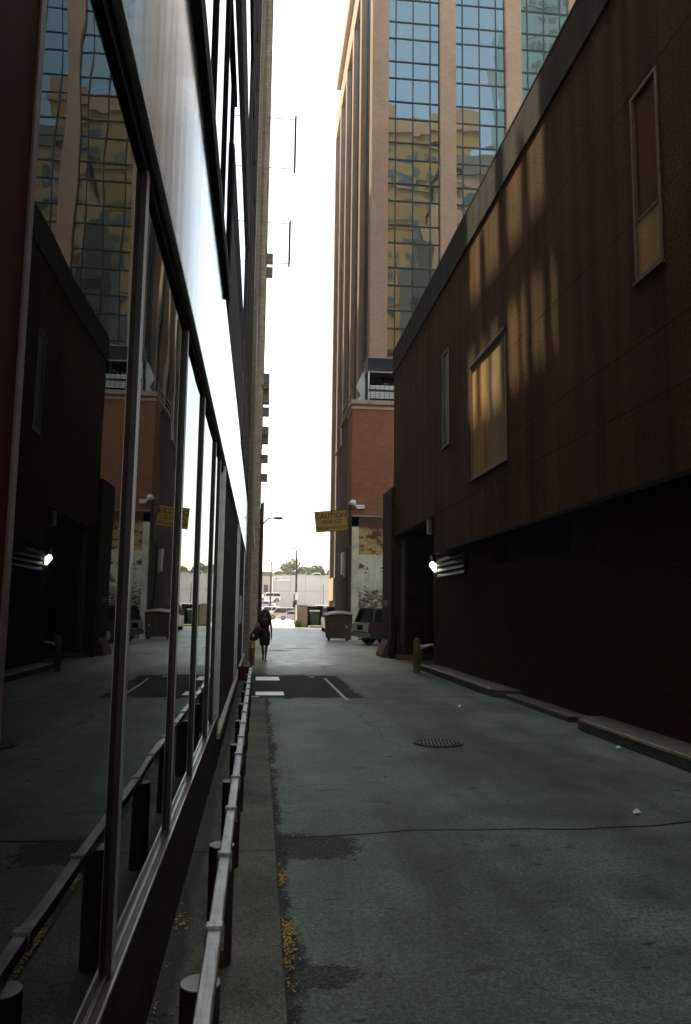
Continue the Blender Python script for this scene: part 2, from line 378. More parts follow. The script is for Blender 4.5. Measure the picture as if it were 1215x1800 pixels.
M['brick_side'] = brick('side_brick', (.13,.075,.05), (.10,.06,.04), (.09,.06,.045), 4.0, .25, .85, .3)
M['trim'] = plain('stone_trim', (.42,.33,.22), .8, 0, .2, 4)
M['teal_frame'] = plain('teal_mullion', (.020,.040,.048), .5, .3, .2, 4)
M['painted'] = painted_wall_material()
M['whitepil'] = plain('whitewashed_pier', (.74,.67,.48), .9, 0, .28, 2.5, .4, 20)
M['old_stone'] = brick('old_grey_stone', (.44,.38,.28), (.38,.33,.245), (.24,.21,.16), 1.6, .3)
M['old_tan'] = brick('old_tan_brick', (.58,.49,.33), (.40,.31,.20), (.28,.23,.17), 4.0, .35)
M['cap_beige'] = plain('beige_cap', (.42,.37,.28), .85, 0, .15, .6)
M['wood_pole'] = plain('pole_wood', (.085,.055,.035), .85, 0, .4, 5, .4, 20)
M['steel'] = plain('galv_steel', (.25,.25,.24), .5, .7, .25, 8)
M['white'] = plain('white_enamel', (.78,.77,.72), .5, 0, .1, 4)
M['post'] = plain('guard_post_paint', (.030,.014,.009), .6, 0, .7, 14, .5, 60)
M['post_cap'] = plain('post_cap', (.30,.30,.28), .75, .2, .3, 14)
M['yellow'] = plain('yellow_paint', (.42,.29,.035), .6, 0, .3, 5)
M['yellow_dim'] = plain('old_yellow_paint', (.16,.115,.030), .75, 0, .45, 3)
M['sign_y'] = plain('sign_yellow', (.36,.215,.025), .6, 0, .28, 5)
M['sign_letter'] = plain('sign_letters', (.06,.022,.01), .7, 0, .4, 14)
M['dump'] = plain('dumpster_paint', (.085,.052,.024), .75, 0, .35, 2, .3, 12)
M['lid'] = plain('dumpster_lid', (.20,.145,.085), .6, 0, .3, 3)
M['dump_green'] = plain('green_bin', (.018,.06,.042), .6, 0, .3, 3)
M['tyre'] = plain('tyre', (.012,.012,.012), .85, 0, .2, 6)
M['rim'] = plain('wheel_rim', (.35,.35,.35), .35, .8, .2, 6)
M['carglass'] = mirror_glass('car_glass', (.7,.75,.75), .02, body=(.01,.013,.014), ior=1.55)
M['skin'] = plain('skin', (.17,.09,.06), .6, 0, .1, 8)
M['hair'] = plain('dark_hair', (.016,.010,.008), .55, 0, .4, 30)
M['dress'] = plain('dark_dress', (.016,.013,.013), .8, 0, .2, 12)
M['bag'] = plain('dark_bag', (.022,.018,.016), .7, 0, .3, 8)
M['pink'] = plain('pink_cloth', (.60,.16,.20), .7, 0, .2, 9)
M['leaf_litter'] = plain('dry_leaf', (.44,.27,.06), .7, 0, .85, 55)
M['paper'] = plain('paper', (.75,.74,.70), .8, 0, .08, 8)
M['leaf'] = plain('foliage', (.11,.145,.065), .7, 0, .45, .9)
M['bark'] = plain('bark', (.10,.075,.05), .9, 0, .3, 2)
M['farwall'] = plain('far_concrete', (.60,.54,.50), .9, 0, .10, .12)
M['farwall2'] = plain('far_tan', (.48,.42,.34), .9, 0, .16, .3)
M['slab'] = plain('concrete_block', (.36,.34,.27), .9, 0, .2, 1.2, .3, 14)
M['yellow_stone'] = plain('yellow_stone', (.235,.135,.042), .85, 0, .12, .3)
M['brown_stone'] = plain('brown_stone', (.27,.16,.10), .85, 0, .15, .3)
M['dark_roof'] = plain('dark_roof', (.030,.025,.020), .8, 0, .2, .3)
M['win_dark'] = plain('far_window', (.035,.05,.055), .35, 0, .3, .4)
M['green_sign'] = plain('green_sign', (.02,.22,.12), .6, 0, .1, 4)
M['iron'] = plain('cast_iron', (.030,.027,.024), .55, .6, .4, 20, .3, 60)
M['iron_hi'] = plain('worn_iron', (.10,.085,.06), .5, .6, .4, 20)
def emit(name, col, st):
    m, nt, b = newmat(name)
    b.inputs['Base Color'].default_value = (*col,1); b.inputs['Emission Color'].default_value = (*col,1); b.inputs['Emission Strength'].default_value = st
    return m
M['lamp'] = emit('lit_lamp', (.92,1.0,.70), 3.0)
# brushed spandrel metal: vertical drawn streaks
def brushed():
    m, nt, b = newmat('brushed_spandrel')
    co = coords(nt)
    st = noise(nt, scaled(nt, co, 1, 7.0, .10), 1.0, 5, .65); s2 = noise(nt, scaled(nt, co, 1, 26, .06), 1.0, 3, .6)
    nt.links.new(ramp(nt, mix2(nt, st, s2), [(.34,(.19,.31,.35)),(.66,(.46,.60,.62))]), b.inputs['Base Color'])
    nt.links.new(ramp(nt, st, [(.3,.075),(.7,.14)]), b.inputs['Roughness']); b.inputs['Metallic'].default_value = 1.0
    bump(nt, b, s2, .05, .004)
    return m
M['brushed'] = brushed()
def railmat():
    m, nt, b = newmat('galvanised_rail')
    co = coords(nt)
    st = noise(nt, scaled(nt, co, 60, 2.2, 60), 1.0, 5, .7); n = noise(nt, co, 9, 6, .7)
    nt.links.new(ramp(nt, mix2(nt, st, n), [(.36,(.12,.115,.105)),(.50,(.33,.32,.295)),(.64,(.52,.50,.46))]), b.inputs['Base Color'])
    nt.links.new(ramp(nt, n, [(.3,.26),(.7,.46)]), b.inputs['Roughness']); b.inputs['Metallic'].default_value = .55
    bump(nt, b, n, .2, .004)
    return m
M['rail'] = railmat()

# ------------------------------------------------------------------ ground
def sheet(name, x0, x1, y0, y1, z, mat, sub=None):
    o = MB().quad((x0,y0,z),(x1,y0,z),(x1,y1,z),(x0,y1,z)).build(name, mat, recalc=False)
    return tag(o, kind='structure')
sheet('ground', -310, 310, -165, 550, -.004, M['lot'])
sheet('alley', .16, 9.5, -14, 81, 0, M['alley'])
sheet('sidewalk', -.42, .16, -14, 15.6, .004, M['walk'])
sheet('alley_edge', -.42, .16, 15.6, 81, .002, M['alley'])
sheet('street', -150, 150, 84, 112, .001, M['street'])
for i, (x0, x1, y0, y1) in enumerate(((-.02,.545,16.08,16.76),(-.03,.54,19.38,20.4),)):
    sheet('road_marking', x0, x1, y0, y1, .011, M['paint'])
MB().quad((1.665,15.2,.011),(1.735,15.2,.011),(1.70,20.0,.011),(1.64,20.0,.011)).build('road_marking', M['paint_worn'], recalc=False)['kind'] = 'structure'
for x0, x1, y0, y1 in ((1.3,1.45,20.3,20.55),(2.2,2.45,24.5,24.75),(1.9,2.1,24.2,24.4),(-.2,.05,15.75,15.95),(.3,1.4,33,33.6),(1.2,2.4,35,35.5)):
    sheet('road_marking', x0, x1, y0, y1, .009, M['paint_worn'])
for y in (92, 97.5, 104):
    sheet('road_marking', -60, 60, y, y+.25, .007, M['paint'])

# right kerbs
def kerb(y0, y1, round_far, round_near):
    pts = []
    x0, x1 = 4.68, 5.21; r = .42
    if round_near:
        for k in range(7):
            t = PI/2*k/6; pts.append((x1 - (x1-x0)*math.sin(t), y0 + r*(1-math.cos(t))))
    else: pts += [(x1,y0),(x0,y0)]
    if round_far:
        for k in range(7):
            t = PI/2*k/6; pts.append((x1 - (x1-x0)*math.cos(t), y1 - r*(1-math.sin(t))))
    else: pts += [(x0,y1),(x1,y1)]
    o = MB().prism(pts, 'z', 0, .16).build('kerb', M['curb'], bevel=.018); o['kind'] = 'structure'
    e = MB().box(x0-.006, x0+.022, y0+(r if round_near else 0), y1-(r if round_far else 0), .135, .1685).build('steel_edge', M['curb_edge'], o)
kerb(-8, 11.85, True, False)
kerb(15.6, 22.9, False, True)
o = MB().box(4.86, 5.21, 12.3, 15.6, 0, .09).build('kerb', M['curb'], bevel=.012); o['kind'] = 'structure'

# manhole
t = thing('manhole_cover', 'round cast iron drain grate set in the alley concrete', 'manhole cover', (2.35,10.39,.004))
MB().cyl((2.35,10.39,.002),(2.35,10.39,.010),.29,.29,40).build('grate_base', M['black'], t)
mb = MB()
ring = [[(2.35+r*math.cos(a), 10.39+r*math.sin(a), z) for a in [2*PI*k/40 for k in range(40)]] for r, z in ((.325,.004),(.32,.016),(.272,.016),(.268,.008))]
mb.loft(ring, False)
mb.build('rim', M['iron'], t)
mb = MB()
for k in range(-5,6):
    xx = k*.048; L = math.sqrt(max(0,.27**2-xx**2))
    mb.bar((2.35+xx-L*.15,10.39-L,.014),(2.35+xx+L*.15,10.39+L,.014),.022,.010)
mb.bar((2.08,10.39,.0135),(2.62,10.39,.0135),.03,.009)
mb.build('grate_bars', M['iron_hi'], t)

# ------------------------------------------------------------------ left glass office building
XG = -.415
GB = thing('glass_office_building', 'glass fronted office building with brushed metal band along the left side of the alley', 'building', (XG,0,0))
mb = MB()
mb.box(-16, XG-.06, -14, 17.6, 0, 37).box(-16, XG-.06, 17.6, 24.9, 0, 22.0)  # unseen roof of the second box set low so sun clears it
mb.build('body', M['black'], GB)
MB().box(XG-.055, XG, 1.33, 8.9, 0, .545).box(XG-.055, XG, 8.9, 24.6, 0, .30).build('knee_wall', M['knee'], GB)
MB().box(XG-.055, XG+.03, 8.9, 24.6, .30, .36).build('plinth_ledge', M['slab'], GB)
sl_ = MB().box(XG-.05, XG-.003, 1.36, 8.9, .546, .558).build('sill', M['bronze'], GB)
MB().box(XG-.0028, XG+.004, 1.36, 8.9, .548, .560).build('edge', M['bright_al'], sl_)
MB().box(XG-.029, XG-.024, 1.36, 8.9, .5585, .568).build('bead', M['bright_al'], sl_)
ym = [1.36, 2.71, 4.34, 5.73, 7.31, 8.20]
for a, b in zip(ym[:-1], ym[1:]):
    MB().quad((XG-.03,a+.02,.56),(XG-.03,b-.02,.56),(XG-.03,b-.02,3.24),(XG-.03,a+.02,3.24)).build('window_pane', M['glass'], GB, recalc=False)
for y in ym[1:]:
    mu = MB().box(XG-.05, XG-.012, y-.028, y+.028, .56, 3.22).build('mullion', M['bronze'], GB)
    MB().box(XG-.0118, XG-.0095, y-.024, y+.027, .56, 3.22).build('cap', M['bright_al'], mu)
# first pilaster near the camera
MB().box(XG-.055, XG+.01, -14, 1.318, 0, 3.32).build('pilaster', M['redbrown'], GB)
MB().box(XG-.05, XG+.014, 1.319, 1.345, 0, 3.32).build('pilaster_trim', M['bright_al'] if 0 else plain('trim_brown_metal',(.16,.11,.09),.4,.7,.2,6), GB)
MB().box(XG-.05, XG-.016, 1.35, 8.9, 3.22, 3.32).build('head_frame', M['black'], GB)
MB().box(XG-.05, XG+.006, -14, 24.6, 3.322, 4.765).build('spandrel', M['brushed'], GB)
MB().box(XG-.05, XG+.012, 1.3, 24.6, 3.30, 3.3215).build('drip_edge', M['bright_al'], GB)
MB().box(XG-.05, XG+.045, -14, 7.75, 4.767, 4.93).build('ledge', M['black'], GB)
MB().box(XG-.05, XG+.047, -14, 7.75, 4.9305, 4.945).build('ledge_cap', M['bright_al'], GB)
# lower dark bays with bright frames
MB().box(XG-.05, XG-.02, 8.94, 15.1, .37, 3.24).build('infill_panel', M['dark_infill'], GB)
MB().box(XG-.05, XG-.018, 16.2, 22.0, .37, 3.24).build('door_panel', M['dark_infill'], GB)
for y in (8.92, 15.14, 16.15, 22.05):
    MB().box(XG-.05, XG+.012, y-.02, y+.02, .37, 3.29).build('door_frame', M['bright_al'], GB)
MB().box(XG-.05, XG-.01, 15.17, 16.12, .37, 3.24).build('wall_infill', M['grey_infill'], GB)
MB().box(XG-.05, XG-.01, 22.08, 24.6, .37, 3.29).build('wall_infill', M['grey_infill'], GB)
nt_ = MB().box(XG-.0175, XG-.014, 18.2, 20.3, 1.35, 2.0).build('notice', M['paper'], None); tag(nt_, 'pale paper notice stuck on the dark door past the glass', 'notice')
# second storey
ym2 = [-14, -3, 1.0, 2.6, 4.2, 5.72, 7.25, 8.62]
mb = MB()
for a, b in zip(ym2[:-1], ym2[1:]):
    MB().quad((XG-.03,a,4.95),(XG-.03,b,4.95),(XG-.03,b,7.74),(XG-.03,a,7.74)).build('window_pane', M['glass_up'], GB, recalc=False)
for y in ym2[2:]:
    MB().box(XG-.05, XG-.006, y-.035, y+.035, 4.95, 7.74).build('mullion', M['black'], GB)
MB().box(XG-.05, XG+.0, -14, 9.1, 7.74, 7.86).build('window_head', M['black'], GB)
MB().box(XG-.05, XG+.004, 8.66, 15.0, 6.25, 7.0).build('dark_panel', M['black'], GB)
MB().box(XG-.05, XG+.002, 8.66, 14.6, 4.78, 6.248).build('grey_panel', M['grey_infill'], GB)
MB().quad((XG-.03,8.66,7.0),(XG-.03,24.6,7.0),(XG-.03,24.6,9.3),(XG-.03,8.66,9.3)).build('upper_pane', M['glass_up'], GB, recalc=False)
MB().quad((XG-.03,-14,7.86),(XG-.03,8.66,7.86),(XG-.03,8.66,9.3),(XG-.03,-14,9.3)).build('upper_pane', M['glass_up'], GB, recalc=False)
MB().box(XG-.05, XG+.02, 14.7, 24.4, 4.767, 4.90).build('thin_ledge', M['black'], GB)
MB().box(XG-.05, XG+.0, 15.02, 24.4, 4.91, 6.98).build('window_frame', M['beige_frame'], GB)
for k in range(7):
    y = 15.5+k*1.28
    MB().box(XG-.01, XG+.008, y, y+.55, 4.95, 6.9).build('dark_window', M['black'], GB)
MB().box(XG-.05, XG+.008, -14, 16.2, 9.3, 10.55).build('dark_band', M['black'], GB)
MB().box(XG-.05, XG+.012, -14, 16.2, 9.27, 9.299).build('band_edge', M['beige_frame'], GB)
MB().quad((XG-.03,16.2,9.3),(XG-.03,24.6,9.3),(XG-.03,24.6,22.0),(XG-.03,16.2,22.0)).build('upper_pane', M['glass_up'], GB, recalc=False)
MB().quad((XG-.03,-14,10.55),(XG-.03,16.2,10.55),(XG-.03,16.2,22.0),(XG-.03,-14,22.0)).build('upper_pane', M['glass_up'], GB, recalc=False)
MB().quad((XG-.03,-14,22.0),(XG-.03,17.55,22.0),(XG-.03,17.55,37),(XG-.03,-14,37)).build('upper_pane', M['glass_up'], GB, recalc=False)
for z in (13.6, 17.2, 20.8):
    MB().box(XG-.05, XG+.004, -14, 24.6, z, z+.22).build('floor_band', M['black'], GB)
for y in (16.25, 18.3, 20.4, 22.5, 24.4):
    MB().box(XG-.05, XG+.010, y, y+.12, 7.0, 22.0).build('mullion', M['bronze'], GB)
# unseen bars added above the low wing to shape the sun into bands
MB().box(XG-.30, XG-.06, 17.6, 24.9, 24.35, 25.0).build('sun_shaper_bar', M['black'], GB)
for y, wd in ((17.9,.35),(18.9,.22),(19.5,.1),(20.3,.5),(21.5,.14),(22.3,.3),(23.4,.2),(24.2,.3)):
    MB().box(XG-.22, XG-.10, y, y+wd, 22.0, 24.349).build('sun_shaper_post', M['bronze'], GB)
for y, wd, zt in ((17.7,.4,27.5),(19.0,.3,26.8),(20.3,.5,27.5),(21.9,.3,26.4),(23.2,.6,27.5)):
    MB().box(XG-.25, XG-.09, y, y+wd, 25.0, zt).build('sun_shaper_stub', M['black'], GB)  # unseen stubs added to break the sun patches into streaks

# guard rail along the wall
GR = thing('guard_rail', 'low galvanised box rail on round brown posts beside the glass wall', 'guard rail', (-.15,8,0))
for k in range(10):
    y = 1.19+1.46*k
    p = MB().cyl((-.15,y,0),(-.15,y,.548),.062,.062,20).build('post', M['post'], GR, smooth=False)
    MB().cyl((-.15,y,.548),(-.15,y,.552),.061,.061,20).build('cap', M['post_cap'], p)
MB().box(-.148,-.099,-3,15.3,.553,.603).build('rail', M['rail'], GR, bevel=.005)
for k in range(-3,16):
    y = 2.94+.83*k
    MB().prism([(-.156,.55),(-.156,.612),(-.150,.616),(-.097,.616),(-.091,.610),(-.091,.535),(-.0985,.535),(-.0985,.6035),(-.1485,.6035),(-.1485,.55)], 'y', y-.022, y+.022).build('bracket', M['rail'], GR)
MB().box(-.36,-.10,15.302,15.36,.36,.62).build('end_board', M['redbrown'], GR)

# left bollard and yellow pieces beyond
def bollard(x, y, r, h, mat, label):
    t = thing('bollard', label, 'bollard', (x,y,0))
    MB().cyl((x,y,0),(x,y,h),r,r,18).build('post', mat, t, smooth=False)
    MB().loft([[(x+rr*math.cos(2*PI*k/18), y+rr*math.sin(2*PI*k/18), z) for k in range(18)] for rr,z in ((r,h),(r*.8,h+.03),(r*.3,h+.045))]).build('cap', mat, t, smooth=True)
bollard(4.37, 21.95, .095, .90, M['yellow_dim'], 'yellow steel bollard at the far end of the right kerb')
bollard(-.16, 24.5, .075, .50, plain('bollard_brown_yellow',(.18,.105,.03),.7,0,.3,5), 'short ochre bollard at the end of the guard rail')
bollard(-.24, 26.5, .055, .60, M['yellow'], 'thin bright yellow bollard against the grey corner pier on the left')
bollard(-.15, 32.5, .06, .62, M['yellow'], 'small yellow bollard behind the woman at the left wall')

# ------------------------------------------------------------------ right brown panel building
XR, XL = 4.8, 5.2
BB = thing('panel_building', 'dark brown panel clad building with boarded windows on the right of the alley', 'building', (XR,8,0))
mb = MB(); mb.box(XR+.10, 26, -14, 28.5, 4.35, 10.9); mb.box(XR+.10, 26, -14, 21.7, 3.34, 4.35)
mb.box(XL+.12, 26, -14, 23.6, 0, 3.34); mb.box(6.3, 26, 23.6, 28.3, 0, 4.35); mb.box(XR+.12, 26, 28.3, 30.38, 0, 6.2)
mb.box(5.3, 26, 21.7, 23.6, 3.34, 4.35)
mb.build('body', M['black'], BB)
# panels with open joints
zj = [4.35, 5.16, 6.86, 8.62, 10.42]
mb = MB()
wins = [(8.79,9.50,5.98,8.55),(15.03,17.65,4.70,7.34),(19.85,20.60,6.02,8.60)]
def panel_cut(y0, y1, z0, z1):
    """panel rectangle minus the window openings"""
    rects = [(y0,y1,z0,z1)]
    for (a,b,c,d) in wins:
        out = []
        for (p,q,r,s) in rects:
            if b <= p or a >= q or d <= r or c >= s: out.append((p,q,r,s)); continue
            if a > p: out.append((p,a,r,s))
            if b < q: out.append((b,q,r,s))
            a2, b2 = max(a,p), min(b,q)
            if c > r: out.append((a2,b2,r,c))
            if d < s: out.append((a2,b2,d,s))
        rects = out
    return rects
ys = [-14+3.05*k for k in range(14)] + [28.5]
ys = [y+.45 for y in ys[:-1]] + [28.5]; ys[0] = -14
for i in range(len(ys)-1):
    y0, y1 = ys[i]+.003, ys[i+1]-.003
    for j in range(len(zj)-1):
        for (a,b,c,d) in panel_cut(y0, y1, zj[j]+.005, zj[j+1]-.005):
            mb.box(XR, XR+.12, a, b, c, d)
    if y0 < 21.6: mb.box(XR, XR+.12, y0, min(y1,21.7), 3.33, 4.345)
mb.build('upper_wall', M['wallpanel'], BB)
MB().box(XR-.045, XR+.30, -14, 28.62, 10.43, 11.30).build('coping', M['coping'], BB)
MB().box(XR-.055, XR+.31, -14, 28.63, 11.3005, 11.335).build('coping_cap', M['bronze'], BB)
MB().box(XR, XL+.12, -14, 21.7, 3.27, 3.329).build('soffit', M['black'], BB)
# windows
def rwin(y0,y1,z0,z1, mat, extra=None):
    fr = MB()
    w = .05
    fr.box(XR-.02, XR+.10, y0, y0+w, z0, z1).box(XR-.02, XR+.10, y1-w, y1, z0, z1).box(XR-.02, XR+.10, y0+w, y1-w, z0, z0+w).box(XR-.02, XR+.10, y0+w, y1-w, z1-w, z1)
    fo = fr.build('window', M['winframe'], BB)
    MB().box(XR-.045, XR+.02, y0-.03, y1+.03, z0-.035, z0-.002).build('sill', M['winframe'], fo)
    return fo
w1 = rwin(*wins[0], None)
MB().box(XR+.03, XR+.06, 8.84, 9.45, 6.82, 8.50).build('pane', mirror_glass('amber_glass',(.60,.42,.26),.02,body=(.17,.075,.04),ior=1.7,wav=.03,wscale=1.6), w1)
MB().box(XR+.01, XR+.06, 8.84, 9.45, 6.03, 6.78).build('board', panel_material('amber_board', (.42,.26,.10), (.58,.38,.16), .2, .1), w1)
MB().box(XR-.005, XR+.07, 8.84, 9.45, 6.78, 6.82).build('transom', M['winframe'], w1)
w2 = rwin(*wins[1], None)
MB().box(XR+.005, XR+.05, 15.08, 16.42, 4.75, 7.29).build('board', M['board2'], w2)
MB().box(XR+.0, XR+.05, 16.43, 17.60, 4.75, 7.29).build('board', M['board'], w2)
MB().box(XR-.05, XR+.0, 14.98, 17.70, 7.335, 7.42).build('head_flashing', M['bronze'], w2)
w3 = rwin(*wins[2], None)
MB().box(XR+.02, XR+.06, 19.90, 20.55, 6.07, 8.55).build('pane', mirror_glass('dirty_glass',(.8,.85,.75),.25,body=(.11,.12,.08),ior=1.5), w3)
# lower wall
mb = MB()
mb.box(XL, XL+.12, -14, 12.8, 0, 3.27).box(XL, XL+.12, 12.8, 17.2, 0, 2.74).box(XL, XL+.12, 17.2, 23.6, 0, 3.27)
mb.build('lower_wall', M['lowwall'], BB)
MB().box(XL+.0, XL+.11, 12.2, 12.82, 2.75, 3.27).build('lintel_block', M['darkwall'], BB) if 0 else None
MB().box(XL-.05, XL-.002, 12.1, 12.8, 2.72, 3.265).build('wall_box', M['darkwall'], BB)
v = MB().box(XL-.03, XL-.002, 19.7, 22.9, 2.60, 3.22).build('vent', M['black'], BB)
for k in range(4):
    MB().prism([(XL-.075,2.66+.15*k),(XL-.03,2.74+.15*k),(XL-.03,2.765+.15*k),(XL-.08,2.675+.15*k)], 'y', 19.75, 22.85).build('louvre', M['bronze'], v)
# recess (loading bay) and end pier
MB().box(5.34, 6.29, 23.62, 23.70, 0, 4.34).build('bay_near_wall', M['darkwall'], BB)
MB().box(6.18, 6.295, 23.71, 28.2, 0, 4.34).build('bay_back_wall', M['darkwall'], BB)
MB().box(4.84, 6.17, 28.22, 28.30, 1.46, 4.34).build('bay_far_wall', M['darkwall'], BB)
MB().box(4.90, 6.17, 28.12, 28.30, .16, 1.455).build('dock_panel', M['redpanel'], BB)
MB().box(4.83, 6.17, 27.7, 28.11, 0, .17).build('dock_kerb', M['yellow_dim'], BB)
MB().cyl((5.10,28.0,.17),(5.10,28.0,4.34),.11,.11,18).build('column', plain('column_paint',(.11,.085,.07),.6,0,.25,3), BB, smooth=True)
MB().box(4.70, 4.83, 28.31, 30.37, 0, 6.15).build('end_pier', plain('pier_brown',(.040,.025,.017),.8,0,.35,3,.4,20,.1), BB)
MB().box(4.69, 4.83, 29.2, 29.9, 1.55, 1.85).build('pier_plate', M['darkwall'], BB) if 0 else None
MB().prism([(4.70,0),(4.46,0),(4.46,.12),(4.70,.62)], 'y', 28.9, 30.3).build('corner_guard', plain('guard_rust',(.10,.055,.03),.8,0,.4,4), BB)
MB().box(XR-.02,XR+.09, 22.3, 22.6, 3.9, 4.3).build('small_bracket', M['winframe'], BB)
sg = MB().box(4.676,4.698,29.0,30.0,1.86,2.06).build('wall_plate', plain('plate_red',(.16,.08,.06),.6,0,.3,6)); tag(sg,'small reddish plate fixed low on the dark end pier','sign plate')
# lit wall lamp
L = thing('wall_lamp', 'lit wedge shaped lamp on the loading bay corner of the brown building', 'wall lamp', (5.2,23.6,3.1))
MB().prism([(5.20,3.34),(5.20,3.08),(5.10,3.16),(5.06,3.34)], 'y', 23.2, 23.52).build('housing', M['bronze'], L)
MB().prism([(5.20,3.075),(5.20,2.86),(5.05,3.05),(5.09,3.145)], 'y', 23.22, 23.50).build('lens', M['lamp'], L)
# pipe beside the bollard
t = thing('standpipe', 'short dark pipe elbow behind the right yellow bollard', 'pipe', (4.85,23.3,0))
MB().tube([(4.72,23.2,0),(4.72,23.2,.62),(5.02,23.2,.70),(5.10,23.2,.70)], .05, 10).build('pipe', M['steel'], t)
MB().cyl((4.72,23.2,.60),(4.72,23.2,.72),.07,.07,12).build('cap', M['white'], t)

# ------------------------------------------------------------------ brick tower
TW = thing('brick_tower', 'tall brick and blue glass tower rising over the end of the alley on the right', 'tower', (6.55,48,0))
X0, Y0, X1, Y1, ZT = 6.55, 48.0, 46.0, 75.0, 55.6
MB().box(X0+.45, X1, Y0+.45, Y1, 0, ZT-.5).build('core', M['black'], TW)
pw = 1.07; px = [X0+4.52*k for k in range(9)]
for i, x in enumerate(px):
    MB().box(x, x+pw, Y0, Y0+.55, 12.5, ZT).build('pier', M['brick'], TW)
zs = []; z = 14.5
while z < 54: zs.append(z); z += 1.2 if len(zs) % 2 else 1.67
off = 39.6-min(zs, key=lambda q: abs(q-39.6))
zs = [q+off for q in zs]
for i in range(len(px)-1):
    a, b = px[i]+pw, px[i+1]
    # every pane set at its own tiny tilt, as real glazing is
    mb = MB()
    xs = [a, a+(b-a)*.15, a+(b-a)*.485, a+(b-a)*.82, b]; zz = [12.5]+zs+[55.0]
    for k in range(4):
        for q in range(len(zz)-1):
            d = [random.gauss(0,.0035) for _ in range(3)]
            y = Y0+.33
            mb.quad((xs[k],y+d[0],zz[q]),(xs[k+1],y+d[0]+d[1],zz[q]),(xs[k+1],y+d[0]+d[1]+d[2],zz[q+1]),(xs[k],y+d[0]+d[2],zz[q+1]))
    mb.build('glazing', M['glass_tower'], TW, recalc=False)
    mb = MB()
    for xk in xs[1:4]: mb.box(xk-.035, xk+.035, Y0+.26, Y0+.34, 12.5, 55)
    for q in zs: mb.box(a, b, Y0+.27, Y0+.338, q-.035, q+.035)
    mb.build('glazing_bars', M['teal_frame'], TW)
# left (alley) face
py = [Y0+.56]+[Y0+1.0+5.1*k for k in range(1,6)]
for i, y in enumerate(py):
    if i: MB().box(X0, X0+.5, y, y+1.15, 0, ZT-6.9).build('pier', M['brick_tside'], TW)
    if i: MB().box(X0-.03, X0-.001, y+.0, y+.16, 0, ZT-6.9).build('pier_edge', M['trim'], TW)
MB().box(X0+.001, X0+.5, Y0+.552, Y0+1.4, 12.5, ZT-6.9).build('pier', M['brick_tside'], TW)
MB().box(X0-.028, X0-.001, Y0+.0, Y0+.10, 12.5, ZT-6.9).build('pier_edge', M['trim'], TW)
for i in range(5):
    a = (Y0+1.4 if i == 0 else py[i]+1.15); b = py[i+1]
    MB().quad((X0+.30,a,0),(X0+.30,b,0),(X0+.30,b,ZT-6.9),(X0+.30,a,ZT-6.9)).build('glazing', M['glass_tower'], TW, recalc=False)
    mb = MB()
    for k in range(1,4):
        yy = a+(b-a)*k/4; mb.box(X0+.22, X0+.31, yy-.04, yy+.04, 0, ZT-6.9)
    mb.build('glazing_bars', M['teal_frame'], TW)
MB().box(X0-.0, X0+.5, Y0+.56, Y1, ZT-6.9, ZT-4.6).build('belt_course', M['brick'], TW)
MB().quad((X0+.3,Y0+.56,ZT-4.6),(X0+.3,Y1,ZT-4.6),(X0+.3,Y1,ZT-1.4),(X0+.3,Y0+.56,ZT-1.4)).build('glazing', M['glass_tower'], TW, recalc=False)
MB().box(X0-.0, X0+.5, Y0+.56, Y1, ZT-1.4, ZT).build('parapet', M['brick'], TW)
MB().box(X0+.5, X1, Y0+.56, Y1, ZT-.4, ZT).build('roof', M['dark_roof'], TW)
# podium
PX, PY = 5.2, 45.5
MB().box(PX, 40, PY, 47.99, 7.15, 13.75).build('podium_front', M['brick_pod'], TW)
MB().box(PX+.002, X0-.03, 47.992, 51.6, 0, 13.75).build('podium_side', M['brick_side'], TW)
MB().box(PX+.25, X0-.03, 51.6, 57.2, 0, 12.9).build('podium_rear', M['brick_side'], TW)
MB().box(PX-.10, 40, PY-.10, 47.99, 13.752, 14.0).box(PX-.06, 40, PY-.06, 47.99, 13.45, 13.60).build('cornice', M['trim'], TW)
MB().box(PX-.12, PX+.1, 48.0, 51.7, 13.752, 13.93).box(PX+.10, PX+.4, 51.7, 57.3, 12.902, 13.05).build('side_coping', M['trim'], TW)
MB().box(PX-.06, PX+.06, 51.3, 51.8, 12.5, 13.7).build('downpipe_head', M['steel'], TW)
# terrace pavilion and railing
TP = thing('terrace_pavilion', 'dark roofed terrace shelter with white mesh railing on the brick podium', 'shelter', (6.2,46.0,14.0))
MB().box(6.13, 12, 46.0, 47.6, 15.95, 16.75).build('roof_panel', plain('pavilion_dark',(.014,.012,.010),.6,0,.2,4), TP)
MB().box(6.10, 12, 45.96, 47.6, 16.752, 16.82).box(6.13, 12, 45.98, 46.02, 15.86, 15.948).build('roof_edge', M['trim'], TP)
for x in (6.16, 8.0, 9.6, 11.8):
    MB().box(x, x+.09, 45.98, 46.07, 14.0, 15.858).build('post', M['white'] if x < 7 else M['bronze'], TP)
MB().box(6.3, 12, 47.3, 47.5, 14.0, 15.94).build('back_wall', M['black'], TP)
MB().box(6.26, 12, 45.90, 45.95, 14.0, 14.25).build('base_kerb', M['black'], TP)
rl = MB(); rl.box(6.22, 12, 45.91, 45.95, 14.26, 14.66).box(6.26, 12, 45.91, 45.95, 14.82, 15.05)
rl.build('railing_panel', M['white'], TP)
mb = MB()
for k in range(20): mb.box(6.3+.28*k, 6.32+.28*k, 45.895, 45.909, 14.26, 15.05)
for zz in (14.36, 14.46, 14.56, 14.92): mb.box(6.22, 12, 45.896, 45.9095, zz, zz+.015)
mb.build('railing_mesh', M['bronze'], TP)
MB().box(6.2, 12, 45.89, 45.96, 14.67, 14.81).build('top_rail', M['bronze'], TP)
mb = MB()
